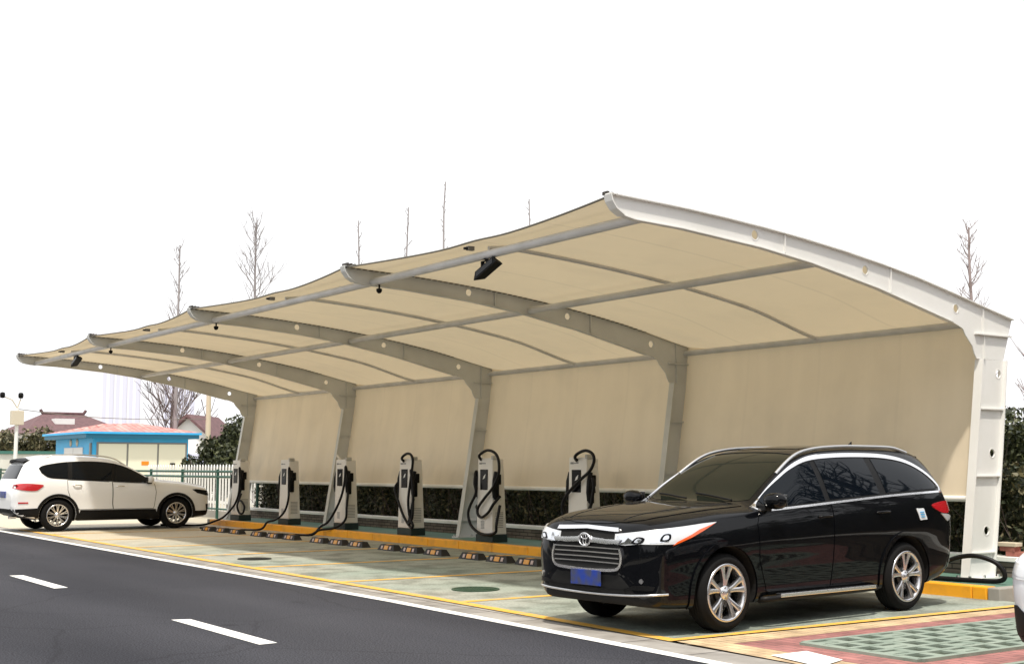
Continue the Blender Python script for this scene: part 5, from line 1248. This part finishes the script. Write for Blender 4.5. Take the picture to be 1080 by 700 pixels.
# ------------------------------------------------------------------ bare trees
def bare_tree(name, x, y, h, label, spread, seed, m, n=46, start=.25, up=.8, tr=.10, group=None, sub=3):
    root = tag(empty(name, (x, y, 0)), label, 'tree', group); r = random.Random(seed)
    mb = MB(); pts = [(0, 0, -.05)]
    for i in range(1, 13): pts.append((pts[-1][0] + r.gauss(0, .012) * h * .15, pts[-1][1] + r.gauss(0, .012) * h * .15, h * i / 12))
    mb.tube(pts, [tr * (1 - .80 * i / 12) + .006 for i in range(13)], m, 7); mb.build('trunk', root)
    bb = MB()
    for i in range(n):
        t = start + (1 - start) * (i / n) ** .9; z = h * t; k = min(11, int(t * 12)); fx = t * 12 - k
        p = Vector(pts[k]).lerp(Vector(pts[k + 1]), fx); a = r.uniform(0, 6.283)
        L_ = spread * (1.12 - t) ** .6 * r.uniform(.6, 1.1); rad = max(.016, tr * .34 * (1.05 - t))
        d = Vector((math.cos(a), math.sin(a), up * r.uniform(.7, 1.4))).normalized(); q = [p]
        for s_ in range(4):
            d = (d + Vector((r.gauss(0, .12), r.gauss(0, .12), .10))).normalized(); q.append(q[-1] + d * L_ / 4)
        bb.tube(q, [rad * (1 - .55 * j / 4) for j in range(5)], m, 3, False)
        for s_ in range(sub):
            j = r.randrange(1, 4); e = Vector((r.gauss(0, 1), r.gauss(0, 1), r.uniform(.2, 1.4))).normalized(); e = (e + d * .8).normalized(); l2 = L_ * r.uniform(.2, .45)
            bb.tube([q[j], q[j] + e * l2 * .5, q[j] + e * l2 + Vector((0, 0, l2 * .15))], [rad * .6, rad * .5, rad * .4], m, 3, False)
    bb.build('branches', root)
G = 'bare trees beyond the shelter'
bare_tree('bare_tree', -46.9, 17.3, 9.7, 'bare narrow tree above the second rafter tip from the left', 1.5, 21, M['twig'], 50, .25, 1.3, .09, G)
bare_tree('bare_tree', -44.0, 19.2, 10.3, 'bare tree with wide fine branches above the roof between the second and third rafter tips', 2.7, 22, M['twig'], 64, .25, 1.1, .10, G, 4)
bare_tree('bare_tree', -44.1, 23.5, 10.9, 'thin bare treetop just above the middle rafter tip', .8, 23, M['twig'], 40, .25, 1.2, .08, G)
bare_tree('bare_tree', -43.3, 25.1, 11.5, 'thin bare treetop left of the tallest spire-like tree', .9, 24, M['twig'], 40, .25, 1.2, .08, G)
bare_tree('bare_tree', -42.5, 26.3, 12.5, 'tallest spire-like bare tree above the centre of the roof', .55, 25, M['twig'], 46, .25, 1.4, .09, G)
bare_tree('bare_tree', -39.0, 28.0, 11.4, 'faint bare treetop above the roof right of centre', .6, 26, M['twig'], 34, .25, 1.3, .07, G)
bare_tree('bare_tree', -23.2, 32.6, 8.4, 'bare conical tree rising behind the roof at the right end', 1.5, 27, M['twig_red'], 64, .25, 1.0, .10, G, 4)
bare_tree('bare_tree', -66.4, 24.3, 7.4, 'broad dark bare tree behind the blue kiosk', 4.0, 28, M['bark'], 62, .25, .75, .14, G, 6)
bare_tree('bare_tree', -15.9, 25.3, 4.4, 'spreading bare shrub tree at the right edge above the hedge', 2.2, 29, M['twig_red'], 60, .18, .9, .09, G, 5)

# ------------------------------------------------------------------ left background
root = tag(empty('picket_fence', (-36, 13.95, 0)), 'white picket fence beside the leftmost shelter column', 'fence')
mb = MB(); x = -40.0
while x < -30.4:
    mb.prism([(x - .04 + 36, .15), (x + .04 + 36, .15), (x + .04 + 36, 1.36), (x + 36, 1.43), (x - .04 + 36, 1.36)], M['fence_white'], 'y', -.012, .012); x += .215
mb.build('pickets', root)
mb = MB(); mb.box(-4, 5.6, .014, .05, .35, .42, M['fence_white']); mb.box(-4, 5.6, .014, .05, 1.05, 1.12, M['fence_white']); mb.build('rails', root)
mb = MB(); mb.box(-4.1, 5.7, -.1, .1, -.03, .16, M['concrete']); mb.build('footing', root)
root = tag(empty('rail_fence', (-45, 13.4, 0)), 'dark green metal rail fence running in front of the blue kiosk', 'fence')
for z in (1.10, 1.24): mb = MB(); mb.tube([(-27, 0, z), (14.6, 0, z)], .032, M['fence_green'], 8); mb.build('rail', root)
mb = MB(); mb.tube([(-27, 0, .25), (14.6, 0, .25)], .025, M['fence_green'], 8); mb.build('rail', root)
for k in range(17): mb = MB(); mb.tube([(-27 + k * 2.6, 0, -.02), (-27 + k * 2.6, 0, 1.30)], .042, M['fence_green'], 8); mb.build('post', root)

root = tag(empty('kiosk', (-46, 14, 0)), 'blue transformer kiosk with cream doors and a pink tiled hipped roof', 'kiosk')
mb = MB(); mb.box(-4.6, 0, 0, 3.5, -.03, 2.42, M['kiosk_blue']); mb.build('wall', root)
mb = MB(); mb.box(-4.95, .30, -.34, 3.80, 2.38, 2.52, M['kiosk_eave']); mb.box(-5.02, .37, -.41, 3.87, 2.522, 2.60, M['kiosk_blue']); mb.build('eave', root)
mb = MB(); e = [(-4.98, -.36, 2.602), (.33, -.36, 2.602), (.33, 3.83, 2.602), (-4.98, 3.83, 2.602)]; rg = [(-3.1, 1.3, 2.98), (-1.5, 2.1, 2.98)]
mb.add(e + rg, [(0, 1, 5, 4), (1, 2, 5), (2, 3, 4, 5), (3, 0, 4), (3, 2, 1, 0)], M['roof_pink']); mb.build('roof', root)
for k, (a, b) in enumerate(((.20, 1.20), (1.27, 2.32), (2.39, 3.38))):
    mb = MB(); mb.box(.002, .05, a, b, .25, 2.18, M['kiosk_cream'], bev=.008); d = mb.build('door', root)
    if k == 1: mb = MB(); mb.box(.052, .060, .75 + 1.0, 1.02 + 1.0, 1.42, 1.56, M['orange']); mb.build('orange_notice', d)
    if k == 2: mb = MB(); mb.lathe([(0, -.06), (.09, -.06), (.09, .0), (0, .0)], M['black_metal'], 16, 'z', (.06, 2.9, 1.5)); mb.build('lock_cover', d)
mb = MB(); mb.box(.0015, .02, .13, 3.45, .2, 2.235, M['grey_trim']); mb.build('door_frame', root)
for cxk in (-2.65, -1.85):
    mb = MB(); mb.lathe([(0, -.012), (.14, -.012), (.14, .0), (0, .0)], M['box_cream'], 20, 'y', (cxk, -.003, 2.24)); mb.build('vent', root)
mb = MB(); mb.box(-3.4, -1.1, -.03, -.002, .3, 2.06, M['house_white']); mb.box(-2.26, -2.24, -.034, -.031, .3, 2.06, M['grey_trim']); mb.build('side_door', root)
mb = MB(); mb.box(-.22, -.08, -.06, -.002, 1.3, 2.2, M['grey_trim']); mb.build('meter_box', root)

def house(name, label, x, y0, y1, dep, eave, ridge, wm, rm, gable_front):
    root = tag(empty(name, (x, (y0 + y1) / 2, 0)), label, 'house'); h = (y1 - y0) / 2
    mb = MB(); mb.box(-dep, 0, -h, h, -.03, eave, wm)
    if gable_front: mb.prism([(-h, eave), (h, eave), (0, ridge)], wm, 'x', -dep, 0)
    mb.build('wall', root)
    mb = MB(); o = .35
    if gable_front:
        for s_ in (-1, 1):
            sl = (ridge - eave) / h
            mb.prism([(s_ * (h + o), eave - o * sl + .02), (0, ridge + .02), (0, ridge + .16), (s_ * (h + o), eave - o * sl + .16)], rm, 'x', -dep - .3, .3)
    else:
        hr = h * .42
        e = [(-dep - o, -h - o, eave), (o, -h - o, eave), (o, h + o, eave), (-dep - o, h + o, eave)]; rg = [(-dep / 2, -hr, ridge), (-dep / 2, hr, ridge)]
        mb.add(e + rg, [(0, 1, 4), (1, 2, 5, 4), (2, 3, 5), (3, 0, 4, 5), (3, 2, 1, 0)], rm)
        mb.tube([(-dep / 2, -hr, ridge + .03), (-dep / 2, hr, ridge + .03)], .09, rm, 6)
        for s_ in (-1, 1): mb.tube([(-dep / 2, s_ * hr, ridge), (-dep / 2, s_ * (hr + .15), ridge + .22)], .08, rm, 6)
    mb.build('roof', root)
    for yy in (-h * .5, h * .3):
        mb = MB(); mb.box(.002, .03, yy - .35, yy + .35, eave - 1.5, eave - .5, M['tower_win']); mb.build('window', root)
    return root
hh = house('house', 'low house with a dark brown hipped roof behind the blue kiosk', -67.4, 17.3, 22.3, 6, 3.05, 4.15, M['house_white'], M['roof_dark'], False)
mb = MB(); mb.box(-1.9, -1.2, -.9, .1, 3.15, 3.85, M['house_white']); mb.build('dormer', hh)
hw = house('house', 'white gabled house with a dark roof edge right of the blue kiosk', -53.9, 19.0, 21.6, 3.5, 2.45, 3.55, M['house_white'], M['roof_dark'], True); hw.location = (-56.0, 21.3, 0); hw.rotation_euler = (0, 0, R(-42))

def tower(x, y, w_, d_, h, label):
    root = tag(empty('tower_block', (x, y, 0)), label, 'tower block', 'far tower blocks')
    mb = MB(); mb.box(-d_, 0, -w_ / 2, w_ / 2, -.03, h, M['tower']); mb.build('wall', root)
    mb = MB(); mb.box(-d_ * .7, -d_ * .3, -w_ * .2, w_ * .2, h, h + 3, M['tower']); mb.build('roof_house', root)
    nc = 6
    for c in range(nc):
        yy = -w_ / 2 + w_ * (c + .5) / nc; mb = MB(); mb.box(.01, .5 if c % 2 else .06, yy - w_ * .045, yy + w_ * .045, 3, h - 2, M['tower_win'])
        mb.build('window_column', root)
tower(-480, 156, 15, 14, 52, 'pale blue-white tower block far away, just right of the dark roofed house')
tower(-500, 186, 13, 14, 48, 'fainter tower block far away behind the bare tree')

root = tag(empty('boundary_wall', (-57.5, 12, 0)), 'pale boundary wall with green coping at the left edge', 'wall')
mb = MB(); mb.box(-.12, .12, -12, 4.1, -.03, 1.90, M['wall_cream']); mb.build('wall_body', root)
mb = MB(); mb.box(-.2, .2, -12.05, 4.15, 1.902, 2.03, M['wall_green']); mb.build('coping', root)

root = tag(empty('camera_mast', (-45.65, 11.3, 0)), 'white mast with a cream control box and two black cameras at the far left', 'mast')
mb = MB(); mb.tube([(0, 0, -.02), (0, 0, 3.35)], .075, M['pole_white'], 12, True, .06); mb.build('pole', root)
mb = MB(); mb.box(-.14, .14, -.20, .20, 2.78, 3.26, M['box_cream'], bev=.01); mb.build('control_box', root)
mb = MB(); mb.tube([(0, 0, 3.35), (0, -.18, 3.62)], .02, M['box_cream'], 6); mb.tube([(0, 0, 3.35), (0, .10, 3.66)], .02, M['box_cream'], 6); mb.tube([(0, -.18, 3.62), (0, -.42, 3.72)], .02, M['box_cream'], 6); mb.build('arm', root)
for yy in (-.50, .10):
    mb = MB(); mb.lathe([(0, -.11), (.075, -.09), (.09, 0), (.075, .08), (0, .10)], M['black_metal'], 12, 'z', (0, yy, 3.78)); mb.build('camera_head', root)
root = tag(empty('utility_pole', (-46.5, 18.45, 0)), 'slim tan concrete utility pole seen between the kiosk and the leftmost column', 'pole')
mb = MB(); mb.tube([(0, 0, -.02), (0, 0, 5.2)], .12, M['stone_pale'], 12, True, .08); mb.build('shaft', root)
mb = MB(); mb.box(-.05, .05, -.6, .6, 4.9, 5.0, M['steel_dirty']); mb.build('crossarm', root)
pts = [(-45.7, 11.3, 3.32), (-45.9, 13.5, 3.12), (-46.2, 16, 3.08), (-46.5, 18.4, 3.14)]
mb = MB(); mb.tube(smoothpath(pts, 5), .012, M['steel_dirty'], 4); tag(mb.build('overhead_wire'), 'thin wire strung from the camera mast to the tan pole', 'wire')

bare_tree('bare_tree', -3.2, 19.0, 12.5, 'tall bare tree behind the hedge just beyond the right edge of the photo', 3.6, 31, M['bark_dark'], 70, .2, .8, .2, G, 5)
bare_tree('bare_tree', .5, 24.0, 14.0, 'farther tall bare tree beyond the right edge of the photo', 4.2, 32, M['bark_dark'], 70, .2, .8, .2, G, 5)
# unseen trees added across the road and at right; darken car reflections and skylight
def belt(name, x0, x1, y0, y1, h, n, seed):
    mb = MB()
    def pos(r):
        x = r.uniform(x0, x1); y = r.uniform(y0, y1); hh_ = h * (.8 + .2 * math.sin(x * .9 + y * .7)); return (x, y, hh_ * r.random() ** .7)
    leaves(mb, n, pos, .42, M['leaf_dark'], seed=seed); tag(mb.build(name), 'dense dark evergreen belt out of view, added to darken reflections in the cars', 'trees', kind='stuff')
belt('added_tree_belt', -46, 22, -17, -11, 5.0, 12000, 41)
belt('added_tree_belt', 13, 18, -10, 42, 10.0, 17000, 42)
